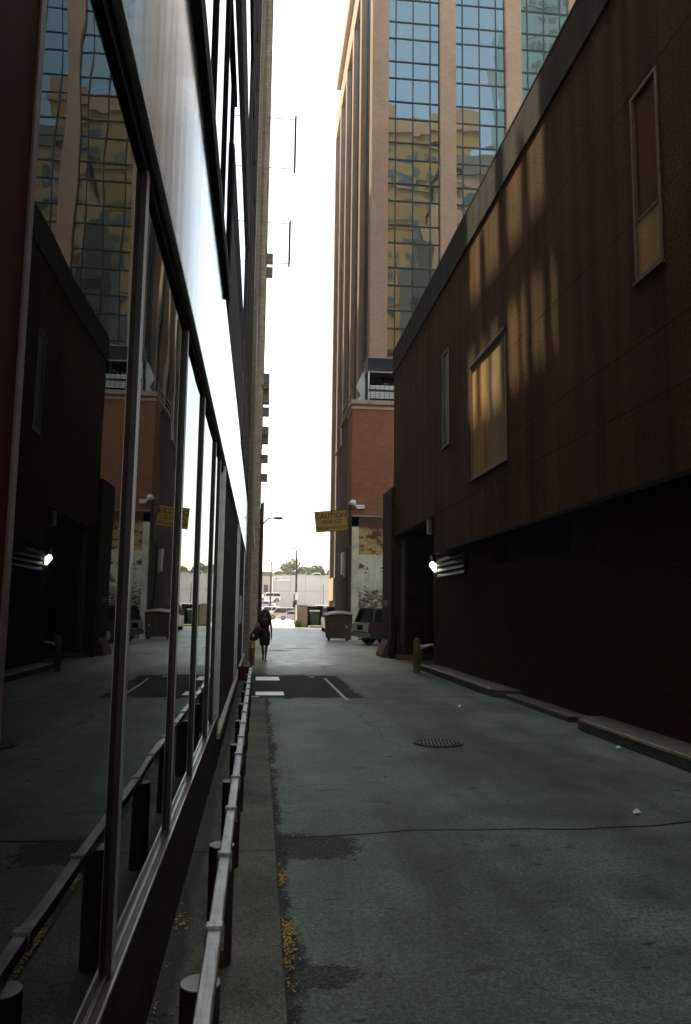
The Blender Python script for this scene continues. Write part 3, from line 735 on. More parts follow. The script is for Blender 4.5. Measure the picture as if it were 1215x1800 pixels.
for k in range(26):
    c = Vector((6.6+random.random()*4.5, 46.2, 14.9+random.random()*.35)); r = .10+random.random()*.1
    for q in range(10):
        d = Vector((random.gauss(0,1),random.gauss(0,.6),random.gauss(0,1))).normalized()*r
        e = Vector((random.gauss(0,1),random.gauss(0,1),random.gauss(0,1))).normalized()*.08
        f = d.cross(e).normalized()*.05
        mb.quad(c+d-e-f, c+d+e-f, c+d+e+f, c+d-e+f)
pl = mb.build('terrace_plants', M['leaf'], None, recalc=False); tag(pl, 'row of dark potted plants behind the terrace railing', 'plants', kind='stuff')
pr = thing('canopy_sail', 'white triangular canvas sail at the corner of the brick podium terrace', 'canopy', (5.75,47.2,14.0))
MB().loft([[(5.98,47.0,16.2),(6.02,47.0,16.2),(6.02,47.04,16.2),(5.98,47.04,16.2)],[(5.55,46.9,15.2),(6.08,46.9,15.3),(6.08,47.05,15.3),(5.55,47.05,15.2)],[(5.85,46.9,14.7),(6.08,46.9,14.6),(6.08,47.05,14.6),(5.85,47.05,14.7)],[(5.45,46.9,14.15),(6.0,46.9,14.02),(6.0,47.05,14.02),(5.45,47.05,14.15)]]).build('canvas', M['white'], pr)
MB().cyl((6.09,47.0,14.0),(6.09,47.0,16.4),.03,.03,8).build('mast', M['white'], pr)
dr = MB()
dr.bar((5.15,45.6,14.0),(5.15,47.0,14.0),.05,.05)
for k in range(6): dr.cyl((5.18,48.0+k*.65,13.93),(5.18,48.0+k*.65,14.7),.018,.018,6)
dr.bar((5.18,45.6,14.7),(5.18,51.6,14.7),.04,.04).bar((5.18,45.6,14.35),(5.18,51.6,14.35),.03,.03)
dr.build('side_railing', M['bronze'], TW)

# painted old wall below
OW = thing('painted_brick_wall', 'old brick wall with peeling white and yellow paint below the tower podium', 'wall', (5.3,45.4,0))
MB().box(5.62, 14, 45.36, 45.495, 0, 7.05).build('wall', M['painted'], OW)
MB().box(5.22, 5.618, 45.22, 45.495, 0, 6.45).build('pier', M['whitepil'], OW)
MB().box(5.22, 14, 45.30, 45.494, 7.052, 7.145).build('cap', M['old_stone'], OW)
MB().box(PX, PX+.015, 45.5, 47.99, 0, 7.149).build('return_wall', plain('return_wall_dark',(.050,.032,.024),.85,0,.3,2), OW)
# things on that corner
FL = thing('security_light', 'white twin security light on the brick above the yellow caution sign', 'light fixture', (5.3,45.3,7.6))
MB().box(5.45, 5.95, 45.30, 45.48, 7.52, 7.74).build('junction_box', M['white'], FL)
MB().cyl((5.45,45.35,7.66),(5.22,45.15,7.78),.045,.045,8).build('arm', M['white'], FL)
MB().loft([[(5.22+r*math.cos(a)*1.2+dx,45.1+r*math.sin(a),z) for a in [2*PI*k/12 for k in range(12)]] for r,z,dx in ((.09,7.98,.02),(.17,7.86,0),(.17,7.74,-.03),(.10,7.70,-.03))]).build('lamp_head', M['white'], FL, smooth=True)
CS = thing('caution_sign', 'yellow rusty CAUTION VEHICLES ENTERING ALLEY board hung out over the alley', 'sign', (4.0,45.0,6.6))
cx, cz, tilt = 3.99, 6.72, R(6.0)
def sg_pt(u, v, y): return (cx+u*math.cos(tilt)-v*math.sin(tilt), y, cz+u*math.sin(tilt)+v*math.cos(tilt))
def sg_box(mb, u0,u1,v0,v1,y0,y1):
    ps = [sg_pt(u,v,y) for y in (y0,y1) for u,v in ((u0,v0),(u1,v0),(u1,v1),(u0,v1))]
    mb.add(ps, [(0,1,2,3),(7,6,5,4),(0,4,5,1),(1,5,6,2),(2,6,7,3),(3,7,4,0)])
mb = MB(); sg_box(mb,-.93,.93,-.60,.60,44.98,45.02); mb.build('panel', M['sign_y'], CS)
mb = MB()
for u0,u1,v0,v1 in ((-.93,.93,.575,.60),(-.93,.93,-.60,-.575),(-.93,-.905,-.575,.575),(.905,.93,-.575,.575)): sg_box(mb,u0,u1,v0,v1,44.965,44.979)
mb.build('border', M['sign_letter'], CS)
def text(body, size, u, v, bold=.02, mat='sign_letter', parent=CS, y=44.972, ct=sg_pt, rot=tilt):
    cu = bpy.data.curves.new('lettering','FONT'); cu.body = body; cu.size = size; cu.align_x = 'CENTER'; cu.align_y = 'CENTER'
    cu.extrude = .004; cu.offset = bold*size
    o = bpy.data.objects.new('tmp_text', cu); C.objects.link(o)
    dg = bpy.context.evaluated_depsgraph_get(); me = bpy.data.meshes.new_from_object(o.evaluated_get(dg)); 
    bpy.data.objects.remove(o)
    mo = Matrix.Translation(ct(u,v,y)) @ Matrix.Rotation(-rot,4,'Y') @ Matrix.Rotation(PI/2,4,'X')
    me.transform(mo); me.transform(Matrix.Translation(-parent_world(parent)))
    me.materials.clear(); me.materials.append(M[mat])
    l = bpy.data.objects.new('lettering', me); C.objects.link(l); l.parent = parent
    return l
text('CAUTION', .40, 0, .30); text('VEHICLES', .29, 0, -.06, .012); text('ENTERING ALLEY', .225, 0, -.40, .012)
mb = MB(); mb.bar((4.6,45.06,7.35),(5.25,45.2,7.5),.06,.06).bar((4.6,45.06,6.2),(5.25,45.3,6.3),.06,.06)
mb.cyl((5.10,45.25,5.4),(5.10,45.25,7.75),.07,.07,10)
mb.build('bracket', M['bronze'], CS)
ns = MB().box(5.12,5.197,49.6,50.5,3.9,5.3).build('narrow_sign', M['white']); tag(ns,'narrow white upright sign on the dark side wall under the caution sign','sign')
ns = MB().box(5.12,5.197,48.2,49.0,3.7,5.2).build('narrow_sign', plain('pale_tan',(.5,.45,.33),.7,0,.2,3)); tag(ns,'narrow tan upright sign right beside the white one on the dark side wall','sign')
ns = MB().box(6.40,6.50,69.5,73.6,2.5,4.5).build('wall_sign', plain('faded_peach',(.55,.42,.30),.8,0,.15,2)); tag(ns,'faded peach board on the far wall beyond the dumpster','sign board')
cd = MB().tube([(5.13,47.0,.2),(5.13,47.0,5.4)], .03, 8).build('conduit', M['bronze']); tag(cd, 'thin dark conduit running up the dark wall right of the dumpster', 'pipe')

# ------------------------------------------------------------------ left old buildings
OA = thing('grey_stone_building', 'narrow grey stone building just past the glass office on the left', 'building', (-.3,26,0))
MB().box(-2.2, -.30, 24.95, 27.4, 0, 12).box(-2.2,-.43,24.95,27.39,12.001,44).build('corner_pier', M['old_stone'], OA)
MB().box(-2.2, -.33, 27.4, 41.8, 0, 44).box(-12,-2.21,24.95,41.8,0,21).build('wall', M['old_stone'], OA)  # unseen depth shaped thin in front and low behind to let sun past
MB().box(-.33, -.27, 27.4, 41.8, 4.5, 4.9).build('belt_course', M['trim'], OA)
mb = MB()
for k in range(7):
    y = 28.2+k*1.95
    MB().box(-.335, -.30, y, y+.28, 0, 11.9).build('pilaster', M['old_tan'], OA)
    MB().box(-.331, -.318, y, y+.12, 12, 43).build('mullion', M['bronze'], OA)
    for q in range(10):
        z = 5.6+q*3.7
        MB().box(-.332, -.322, y+(.35 if z < 12 else .125), y+(1.85 if z < 12 else 1.945), z, z+(3.3 if z < 12 else 3.6)).build('window', M['glass_up'] if z > 12 else M['win_dark'], OA)
OBd = thing('tan_brick_building', 'tall old tan brick building with window units at the far end on the left', 'building', (-.12,42,0))
MB().box(-14, -.13, 42, 60, 0, 45.3).build('wall', M['old_tan'], OBd)
MB().box(-14, -.06, 41.99, 60.05, 45.3, 48.7).build('parapet', M['cap_beige'], OBd)
MB().box(-14, -.05, 41.97, 60.07, 48.7, 48.85).build('cornice', M['trim'], OBd)
for k in range(5):
    MB().box(-.13, -.07, 43.0+3.6*k, 43.5+3.6*k, 0, 45.28).build('pilaster', M['old_tan'], OBd)
for q in range(11):
    z = 2.5+q*3.9
    for k in range(5):
        MB().box(-.128, -.118, 44.3+3.5*k, 45.6+3.5*k, z, z+2.2).build('window', M['win_dark'], OBd)
    MB().box(-.13, -.04, 42, 60, z-.5, z-.28).build('sill_course', M['trim'], OBd)
OC = thing('shade_block', 'unseen block added at the left street end to shade the tower', 'building', (-2,62,0))
MB().box(-24, -1.2, 60.2, 77, 0, 46).build('wall', M['old_stone'], OC)  # hidden volume added to keep sun off the tower's alley face
MB().box(-24, -1.15, 60.2, 77.05, 46, 46.6).build('cornice', M['trim'], OC)
for k in range(3): MB().box(-1.199, -1.185, 61+3.5*k, 63+3.5*k, 3, 44).build('window', M['win_dark'], OC)
# window air conditioners (px y position -> z at Y)
ac0 = thing('window_unit', 'boxy window air conditioner sticking out of the tan brick building', 'air conditioner', (0,0,0), 'window units on the tan brick building')
MB().box(0, .44, -.34, .34, 0, .40).build('case', plain('ac_case',(.40,.36,.28),.7,.1,.2,4), ac0)
mb = MB()
for k in range(5): mb.box(.05, .39, -.346, -.3405, .045+.068*k, .08+.068*k)
mb.build('grille', M['bronze'], ac0)
def zat(py, Y): return 1.7+(1070-py)/1400*Y
acs = [(440,45.0),(466,44.6),(664,48.5),(679,47.8),(690,48.2),(705,46.2),(727,45.0),(762,44.8),(778,45.4),(812,46.0),(846,47.0)]
for i,(py_,Y) in enumerate(acs):
    if i == 0: ac0.location = (-.13,Y,zat(py_,Y))
    else: dup(ac0, (-.13,Y,zat(py_,Y)), 0)
for i,(pa,pb,Y,off) in enumerate(((155,257,47.5,1.55),(362,442,47.5,1.33))):
    t = thing('banner_pole', ('upper' if i==0 else 'lower')+' slim dark banner held off the tan brick building by two rods', 'banner', (0,Y,zat(pb,Y)))
    za, zb = zat(pa,Y), zat(pb,Y)
    MB().box(off-.05, off+.05, Y-.4, Y+.4, zb, za).build('banner', M['black'], t)
    MB().cyl((-.13,Y,za-.05),(off,Y,za-.05),.024,.024,6).build('rod', M['steel'], t)
    MB().cyl((-.13,Y,zb+.05),(off,Y,zb+.05),.024,.024,6).build('rod', M['steel'], t)

# utility pole with lamp
UP = thing('utility_pole', 'dark wooden utility pole with a cobra head street lamp by the left wall', 'utility pole', (.02,48.5,0))
MB().cyl((.02,48.5,0),(.06,48.5,8.1),.15,.11,14).build('pole', M['wood_pole'], UP, smooth=True)
MB().tube([(.06,48.5,6.75),(.45,48.3,7.15),(.72,48.2,7.18)], .042, 8).build('lamp_arm', M['steel'], UP)
MB().loft([[(x,48.2+w*math.cos(a),7.17+h*math.sin(a)) for a in [2*PI*k/10 for k in range(10)]] for x,w,h in ((.70,.04,.03),(.86,.10,.07),(1.10,.15,.10),(1.28,.11,.07),(1.33,.03,.02))]).build('lamp_head', M['steel'], UP, smooth=True)
for z in (4.2, 5.4, 6.6, 7.2, 7.7):
    MB().bar((-.12,48.45,z),(.05,48.45,z),.05,.05).build('standoff', M['bronze'], UP)
MB().cyl((-.09,48.4,.3),(-.06,48.4,7.7),.035,.035,8).build('conduit', M['bronze'], UP)
for x in (-.06,.12): MB().cyl((x,48.5,8.1),(x,48.5,8.24),.03,.03,8).build('insulator', M['bronze'], UP)
ow = MB()
pts = [(.06+(5.3-.06)*u, 48.5-2.9*u, 8.15-.5*u-.45*math.sin(PI*u)) for u in [k/16 for k in range(17)]]
ow.tube(pts, .007, 5); o = ow.build('overhead_wire', M['black']); tag(o,'thin black wire slung from the utility pole across the alley','wire')

# ------------------------------------------------------------------ vehicles
def vehicle(kind, paint, name, label, cat, group=None):
    """origin on the ground at the centre, nose towards +X"""
    P = {'sedan': dict(L=4.6,W=.88,gh=.20,belt=.92,roof=1.42,hood=.86,xs=(-1.75,-.95,.55,1.05),nose=.62),
         'suv':   dict(L=4.8,W=.94,gh=.30,belt=1.10,roof=1.80,hood=1.06,xs=(-2.25,-2.05,.45,.98),nose=.78),
         'van':   dict(L=5.0,W=.98,gh=.28,belt=1.10,roof=1.95,hood=1.05,xs=(-2.4,-2.3,.95,1.55),nose=.80),
         'pickup':dict(L=5.4,W=.96,gh=.32,belt=1.06,roof=1.80,hood=1.04,xs=(-.55,-.35,.85,1.35),nose=.78)}[kind]
    L, W = P['L']/2, P['W']
    t = thing(name, label, cat, (0,0,0), group)
    b, g, hd, ns = P['belt'], P['gh'], P['hood'], P['nose']
    wx = L-.88; wr = .33 if kind == 'sedan' else .37
    prof = [(-L,g+.12),(-L-.03,b-.25),(-L+.06,b-.02),(P['xs'][0]-.1,b),(P['xs'][3]+.1,b),(L-.35,hd-.06),(L-.04,ns),(L+.02,g+.28),(L-.05,g+.08)]
    # wheel arches along the bottom
    bot = []
    for cxw in (wx,-wx):
        for k in range(7):
            a = PI*k/6; bot.append((cxw+(wr+.06)*math.cos(a), g+.02+(wr+.05)*math.sin(a)*.95))
    prof = prof+[(p[0],p[1]) for p in bot]
    mb = MB(); rings = []
    for y, s in ((-W,.0),(-W+.07,.05),(W-.07,.05),(W,.0)):
        rings.append([(x*(1 if s else .985), y, z+(0 if not s else 0)) for x,z in prof])
    mb.loft(rings); mb.build('body', paint, t)
    x0,x1,x2,x3 = P['xs']; r = P['roof']; wt = W-.20
    def ring(z, fr):
        w_ = W-.03+(wt-W+.03)*fr; a = x0+(x1-x0)*fr; c = x3+(x2-x3)*fr
        return [(a,-w_,z),(c,-w_,z),(c,w_,z),(a,w_,z)]
    MB().loft([ring(b-.01,0), ring(b+(r-b)*.84,.84)]).build('windows', M['carglass'], t)
    top = [ring(b+(r-b)*.84,.84), ring(r-.03,.95)]; z = r
    rr = ring(r,1.0); cxm = (x1+x2)/2
    top.append([(cxm+(p[0]-cxm)*.93, p[1]*.9, r) for p in rr])
    MB().loft([[(p[0]*1.0+(.01 if p[0]>cxm else -.01), p[1]*1.015, p[2]) for p in q] for q in top]).build('roof', paint, t, bevel=.02)
    pl = MB()
    for sy in (-1,1):
        for u in ((0,0),(.48,.5),(1,1)):
            xa = x0+(x3-x0)*u[0]; xb = x1+(x2-x1)*u[1]
            pl.bar((xa,sy*(W-.025),b),(xb,sy*(wt+.012),r-.04),.07,.05)
    pl.build('pillars', paint, t)
    for sx in (wx,-wx):
        for sy in (-1,1):
            w = MB().cyl((sx,sy*(W-.22),wr),(sx,sy*(W+.0),wr),wr,wr,18).build('wheel', M['tyre'], t)
            MB().cyl((sx,sy*(W-.02),wr),(sx,sy*(W+.012),wr),wr*.62,wr*.56,14).build('rim', M['rim'], w)
    MB().box(L-.06,L+.045,-W*.62,W*.62,g+.34,ns-.05).build('grille', M['black'], t)
    MB().box(L-.12,L+.09,-W*.97,W*.97,g+.10,g+.30).build('bumper', M['steel'] if kind != 'sedan' else paint, t, bevel=.02)
    MB().box(-L-.08,-L+.1,-W*.97,W*.97,g+.12,g+.32).build('bumper', M['steel'] if kind != 'sedan' else paint, t, bevel=.02)
    for sy in (-1,1):
        MB().box(L-.10,L+.035,sy*W*.80-.14,sy*W*.80+.14,ns-.22,ns-.03).build('headlight', M['white'], t)
        MB().box(-L-.045,-L+.08,sy*W*.84-.10,sy*W*.84+.10,b-.30,b-.08).build('tail_light', plain('tail_red',(.30,.02,.02),.3,0,.1,5) if 'tail_red' not in bpy.data.materials else bpy.data.materials['tail_red'], t)
    if kind == 'pickup':
        MB().box(-L+.10,P['xs'][0]-.15,-W+.10,W-.10,b-.30,b+.004).build('bed', M['black'], t)
    return t
def paintm(name, col, rough=.3): return plain(name, col, rough, .25, .08, 2)
suv = vehicle('suv', paintm('suv_maroon',(.045,.025,.020)), 'parked_car', 'dark maroon off road wagon with silver tailgate parked beside the peeling wall', 'car')
tg = MB().box(-2.465,-2.36,-.80,.80,.66,1.09).build('tailgate', paintm('tailgate_silver',(.42,.41,.38)), suv, bevel=.02)
MB().box(-2.475,-2.464,-.28,.28,.74,.98).build('plate_recess', M['black'], tg)
MB().box(-2.2,.3,-.80,.80,1.79,1.825).build('roof_trim', paintm('roof_silver',(.35,.34,.31)), suv)
suv.location = (7.22,39.75,0); suv.rotation_euler = (0,0,R(21))
van = vehicle('van', paintm('van_black',(.018,.018,.018)), 'parked_van', 'black van parked behind the rusty dumpster', 'van')
van.location = (5.95,61.5,0); van.rotation_euler = (0,0,-PI/2)
sed = vehicle('sedan', paintm('sedan_lilac',(.52,.45,.56)), 'parked_car', 'pale lilac sedan seen side on across the street', 'car')
sed.location = (5.2,125,0); sed.rotation_euler = (0,0,PI)
v2 = vehicle('van', paintm('wagon_red',(.55,.40,.36)), 'parked_car', 'white and reddish wagon behind the lilac sedan', 'car')
v2.location = (3.9,131,0); v2.rotation_euler = (0,0,PI)
pk = vehicle('pickup', paintm('white_car',(.75,.75,.74)), 'parked_truck', 'white pickup in the lot left of the signal pole', 'truck')
pk.location = (7.4,140,.3); pk.rotation_euler = (0,0,PI-.5)
wsuv = vehicle('suv', M['white'], 'parked_car', 'white four wheel drive left one of the two above the concrete wall', 'car')
wsuv.location = (11.2,150,.7); wsuv.rotation_euler = (0,0,PI)
dup(wsuv,(16.2,150,.8),PI,'white four wheel drive right one of the two above the concrete wall')
for i,(x,y,z) in enumerate(((1.5,140,.30),(.4,150,1.70),(1.9,160,3.10))):
    dup(sed if i%2 else wsuv,(x,y,z),PI+.1*(i%3),'pale parked car, one of those on the sloping lot left of the lamp post','cars on the sloping lot')
for i,(x,r_) in enumerate(((9.5,.1),(12.6,PI/2),(15.2,PI))):
    dup(sed if i!=1 else wsuv,(x,178,7.9),r_,('left','middle','right')[i]+' one of three pale cars on the roof of the far concrete building')
# embankment
o = MB().add([(-60,138,-.02),(3.2,138,-.02),(3.2,172,4.7),(-60,172,4.7),(3.2,172,-.02),(-60,172,-.02)],[(0,1,2,3),(1,4,2),(0,3,5),(2,4,5,3),(0,5,4,1)]).build('hillside', M['lot']); o['kind']='structure'
o = MB().add([(8.5,138,-.02),(40,138,-.02),(40,152,.85),(8.5,152,.7),(40,172,.85),(8.5,172,.7),(8.5,172,-.02),(40,172,-.02)],[(0,1,2,3),(3,2,4,5),(0,3,5,6),(1,7,4,2),(5,4,7,6)]).build('raised_lot', M['lot']); o['kind']='structure'

# far building
FB = thing('concrete_garage', 'broad pinkish concrete building closing the view across the street', 'building', (2.9,176,0))
MB().box(2.9, 60, 175, 200, 0, 8.9).build('wall', M['farwall'], FB)
MB().box(2.9, 60, 174.95, 175.2, 8.9, 9.15).build('parapet', M['farwall2'], FB)
MB().box(2.9, 60, 174.96, 174.998, 5.55, 5.7).build('belt_line', M['farwall2'], FB)
for k in range(14): MB().box(3.2+3.4*k, 3.28+3.4*k, 174.97, 174.999, 0, 8.88).build('joint', M['slab'], FB)
MB().box(7.5, 8.05, 174.95, 174.999, 3.2, 5.0).build('slot_window', M['win_dark'], FB)
MB().box(10.3, 12.6, 174.9, 174.999, .9, 2.1).build('garage_opening', M['win_dark'], FB); MB().box(14.2, 17.2, 174.9, 174.999, .9, 2.2).build('garage_opening', M['win_dark'], FB)
RS = thing('roof_sign', 'white strip sign with red letters and a blue emblem on the far concrete building', 'sign', (4.5,174.8,8.2))
MB().box(3.15, 6.6, 174.80, 174.94, 7.75, 8.75).build('panel', M['white'], RS)
M['red_letter'] = plain('red_letter', (.55,.16,.14), .7, 0, .2, 5); M['blue'] = plain('blue_emblem', (.08,.12,.28), .6, 0, .2, 5)
text('ILL ARENA', .58, 5.15, 8.35, .01, 'red_letter', RS, 174.795, lambda u,v,y: (u,y,v), 0)
MB().prism([(3.45,7.9),(3.62,7.95),(3.78,8.4),(3.72,8.6),(3.55,8.45),(3.42,8.15)], 'y', 174.77, 174.799).build('emblem', M['blue'], RS)
FT = thing('tan_store', 'low tan block partly hidden behind the utility pole across the street', 'building', (-10,186,0))
MB().box(-40, 2.85, 185, 200, 0, 9.2).build('wall', M['farwall2'], FT)
MB().box(-40, 2.86, 184.9, 200, 9.2, 10.2).build('roof', plain('far_dark_roof',(.16,.15,.12),.9,0,.2,.3), FT)
for k in range(6): MB().box(-9+2*k, -8+2*k, 184.95, 184.999, 5.5, 7.2).build('window', M['win_dark'], FT)

# trees
def tree(x, y, h, rx, rz, n, label):
    t = thing('tree', label, 'tree', (x,y,0), 'trees behind the far building')
    mb = MB(); mb.cyl((x,y,0),(x,y,h*.55),.35,.22,9)
    for k in range(7):
        a = random.random()*2*PI; mb.cyl((x,y,h*(.35+.03*k)),(x+math.cos(a)*rx*.6,y+math.sin(a)*rx*.6,h*(.6+.25*random.random())),.14,.04,6)
    mb.build('trunk', M['bark'], t)
    mb = MB(); cl = []
    for k in range(22):
        a = random.random()*2*PI; q = random.random()**.5
        cl.append((Vector((x+math.cos(a)*rx*q*.8, y+math.sin(a)*rx*q*.8, h-rz+rz*(random.random()*1.7-.85)*(1-q*.45))), rx*(.22+.2*random.random())))
    for i in range(n):
        c, r = random.choice(cl); d = Vector((random.gauss(0,1),random.gauss(0,1),random.gauss(0,1))).normalized()*r*(.55+.5*random.random())
        p = c+Vector((d.x,d.y,d.z*.8)); u = Vector((random.gauss(0,1),random.gauss(0,1),random.gauss(0,.7))).normalized(); w = u.cross(Vector((random.gauss(0,1),random.gauss(0,1),random.gauss(0,1)))).normalized()
        s = .13+.16*random.random(); mb.quad(p-u*s-w*s*.6, p+u*s-w*s*.6, p+u*s+w*s*.6, p-u*s+w*s*.6)
    mb.build('crown', M['leaf'], t, recalc=False)
tree(9.0,206,14.2,4.4,3.6,5200,'largest leafy tree rising behind the far concrete building')
tree(14.3,208,13.6,2.8,3.0,3000,'rounded tree on the right behind the far concrete building')
tree(18.5,207,12.0,2.6,2.3,2400,'low bushy tree at the far right behind the concrete building')
tree(4.6,210,12.0,3.0,2.4,2600,'low tree on the left behind the strip sign')
tree(-1.5,214,11.8,4.0,2.2,2600,'broad low tree half hidden behind the utility pole')

# lamp posts and signal
def lamppost(x, y, h, arm, label, signal=False):
    t = thing('lamp_post', label, 'lamp post', (x,y,0))
    MB().cyl((x,y,0),(x,y,h),.15,.11,10).build('pole', M['bronze'], t)
    MB().bar((x,y,h-.03),(x-arm,y,h+.12),.05,.05).build('arm', M['bronze'], t)
    MB().box(x-arm-.42,x-arm+.1,y-.16,y+.16,h+.08,h+.24).build('lamp_head', M['bronze'], t, bevel=.03)
    return t
lamppost(1.97,140,9.9,.2,'grey lamp post nearest the utility pole in the lot')
lamppost(4.85,106,9.5,.25,'dark lamp post with street signs at the alley mouth',True)
mp = thing('slim_mast', 'slim dark mast in front of the far concrete wall', 'mast', (12.8,160,0))
MB().cyl((12.8,160,0),(12.8,160,6.6),.06,.05,8).build('pole', M['bronze'], mp); MB().cyl((12.8,160,6.6),(12.8,160,7.1),.02,.01,6).build('tip', M['steel'], mp)
ts = MB().box(4.42,4.72,105.7,105.99,1.9,2.75).build('traffic_signal', M['dark_roof'], None, bevel=.05); tag(ts,'small dark traffic signal on the lamp post at the alley mouth','traffic signal')
gs = thing('street_sign', 'green crossed street name blades on the lamp post', 'street sign', (4.85,105.9,1.5))
MB().box(4.3,5.6,105.80,105.84,1.45,1.72).build('blade', M['green_sign'], gs); MB().box(4.86,4.9,105.2,106.6,1.74,2.0).build('blade', M['green_sign'], gs)
ws = MB().box(4.72,5.12,105.70,105.73,2.9,3.9).build('road_sign', M['white']); tag(ws,'white upright road sign high on the lamp post','sign')
ws = MB().box(5.0,5.7,105.70,105.73,-.0,1.1).build('road_sign', M['white']); tag(ws,'white board standing at the foot of the lamp post','sign')

# alley end: concrete wall, bins, pad
cw = thing('concrete_wall', 'low pale concrete wall at the alley mouth', 'wall', (4.0,80,0))
MB().add([(4.55,106,0),(4.95,106,0),(4.85,78,0),(3.55,78,0),(4.55,106,1.75),(4.95,106,1.75),(4.85,78,2.0),(3.55,78,2.0)],[(3,2,1,0),(4,5,6,7),(0,1,5,4),(1,2,6,5),(2,3,7,6),(3,0,4,7)]).build('wall', M['slab'], cw) if 0 else None
MB().box(3.62,4.62,76.4,79.5,0,2.02).build('wall', M['slab'], cw)
MB().box(3.60,4.64,76.38,79.52,2.02,2.10).build('cap', M['slab'], cw)
cw2 = thing('rear_wall', 'dark rubbish enclosure beside the pale concrete wall', 'enclosure', (5.4,77,0))
MB().box(4.66,7.4,77.6,77.9,0,2.0).box(6.15,6.4,76.5,77.6,0,1.9).build('wall', M['black'], cw2)
gb = thing('green_bin', 'dark green rubbish bin with pale lid in the enclosure at the alley mouth', 'bin', (5.35,76.9,0))
MB().loft([[(4.98,76.6,.15),(5.72,76.6,.15),(5.72,77.2,.15),(4.98,77.2,.15)],[(4.9,76.5,1.5),(5.8,76.5,1.5),(5.8,77.3,1.5),(4.9,77.3,1.5)]]).build('body', M['dump_green'], gb, bevel=.03)
MB().box(4.88,5.82,76.45,77.32,1.505,1.62).build('lid', M['white'], gb, bevel=.02)
for sx in (5.0,5.7): MB().cyl((sx,76.6,.12),(sx+.06,76.6,.12),.11,.11,10).build('wheel', M['tyre'], gb)
pd = MB().box(4.7,6.1,74.6,76.2,0,.18).build('loading_pad', M['slab']); tag(pd,'pale low concrete pad in front of the green bin','pad')
o_ = MB()
for i in range(60):
    a = random.random()*2*PI; p = Vector((3.66+random.random()*.5-.2,76.2+random.random()*.15,0)); q = p+Vector((math.cos(a)*.15,math.sin(a)*.1,.2+random.random()*.5)); w = Vector((.035,0,0))
    o_.quad(p-w,p+w,q+w*.3,q-w*.3)
o_ = o_.build('weeds', M['leaf'], recalc=False); tag(o_,'tuft of green weeds at the foot of the concrete wall','weeds',kind='stuff')

# dumpster
D = thing('dumpster', 'rusty brown dumpster on casters in front of the podium corner', 'dumpster', (4.35,44.1,0))
dx0, dx1, dy0, dy1 = 3.66, 5.12, 43.7, 44.9
MB().loft([[(dx0+.10,dy0+.08,.14),(dx1-.06,dy0+.08,.14),(dx1-.06,dy1,.14),(dx0+.10,dy1,.14)],[(dx0,dy0,1.32),(dx1,dy0,1.38),(dx1,dy1,1.50),(dx0,dy1,1.46)]]).build('body', M['dump'], D, bevel=.02)
lidr = []
for k in range(9):
    u = k/8; lidr.append([(dx0-.05+(dx1-dx0+.1)*u, y, 1.34+.11*math.sin(PI*u)+(y-dy0)*.10+.05*u+e) for y,e in ((dy0-.05,0),(dy1+.03,0),(dy1+.03,.05),(dy0-.05,.05))])
MB().loft(lidr).build('lid', M['lid'], D)
rb = MB()
for k in range(1,4): 
    x = dx0+(dx1-dx0)*k/4; rb.bar((x,dy0+.06,.2),(x,dy0-.015,1.25),.06,.03)
rb.bar((dx0+.02,dy0-.02,1.24),(dx1-.02,dy0-.02,1.29),.05,.06)
rb.build('ribs', M['dump'], D)
for x in (dx0+.22,dx1-.25):
    for y in (dy0+.2,dy1-.2):
        c = MB().bar((x,y,.14),(x,y,.08),.09,.06).build('caster', M['black'], D); MB().cyl((x-.03,y,.075),(x+.03,y,.075),.075,.075,12).build('wheel', M['tyre'], c)
MB().box(4.72,4.83,43.735,43.745,.72,1.05).build('sticker', M['paper'], D)

# ------------------------------------------------------------------ the woman
PXw, PYw = .22, 26.35
W = thing('person', 'woman with long dark hair in a dark knee length dress walking towards us', 'person', (PXw,PYw,0))
def skinmesh(name, joints, edges, mat, parent, sub=2):
    me = bpy.data.meshes.new(name); me.from_pydata([j[0] for j in joints], edges, []); me.update()
    o = bpy.data.objects.new(name, me); C.objects.link(o); me.materials.append(mat)
    m = o.modifiers.new('skin','SKIN'); m.use_smooth_shade = True
    sv = me.skin_vertices[0].data if me.skin_vertices else None
    if sv is None:
        bm = bmesh.new(); bm.from_mesh(me); bm.verts.layers.skin.verify(); bm.to_mesh(me); bm.free(); sv = me.skin_vertices[0].data
    for i, j in enumerate(joints):
        r = j[1]; sv[i].radius = r if isinstance(r, tuple) else (r, r)
    sv[0].use_root = True
    s = o.modifiers.new('sub','SUBSURF'); s.levels = sub; s.render_levels = sub
    o.parent = parent
    return o
J = []; E_ = []
def jn(p, r, prev=None):
    J.append((Vector(p), r))
    if prev is not None: E_.append((prev, len(J)-1))
    return len(J)-1
pel = jn((0,0,.90),(.135,.105))
wst = jn((0,0,1.06),(.105,.085),pel); ch = jn((0,0,1.24),(.135,.10),wst); nb = jn((0,0,1.36),(.085,.07),ch)
nk = jn((0,-.01,1.42),.045,nb); hd0 = jn((0,-.02,1.50),(.068,.08),nk); hd1 = jn((0,-.015,1.58),(.074,.088),hd0); jn((0,-.01,1.635),(.045,.055),hd1)
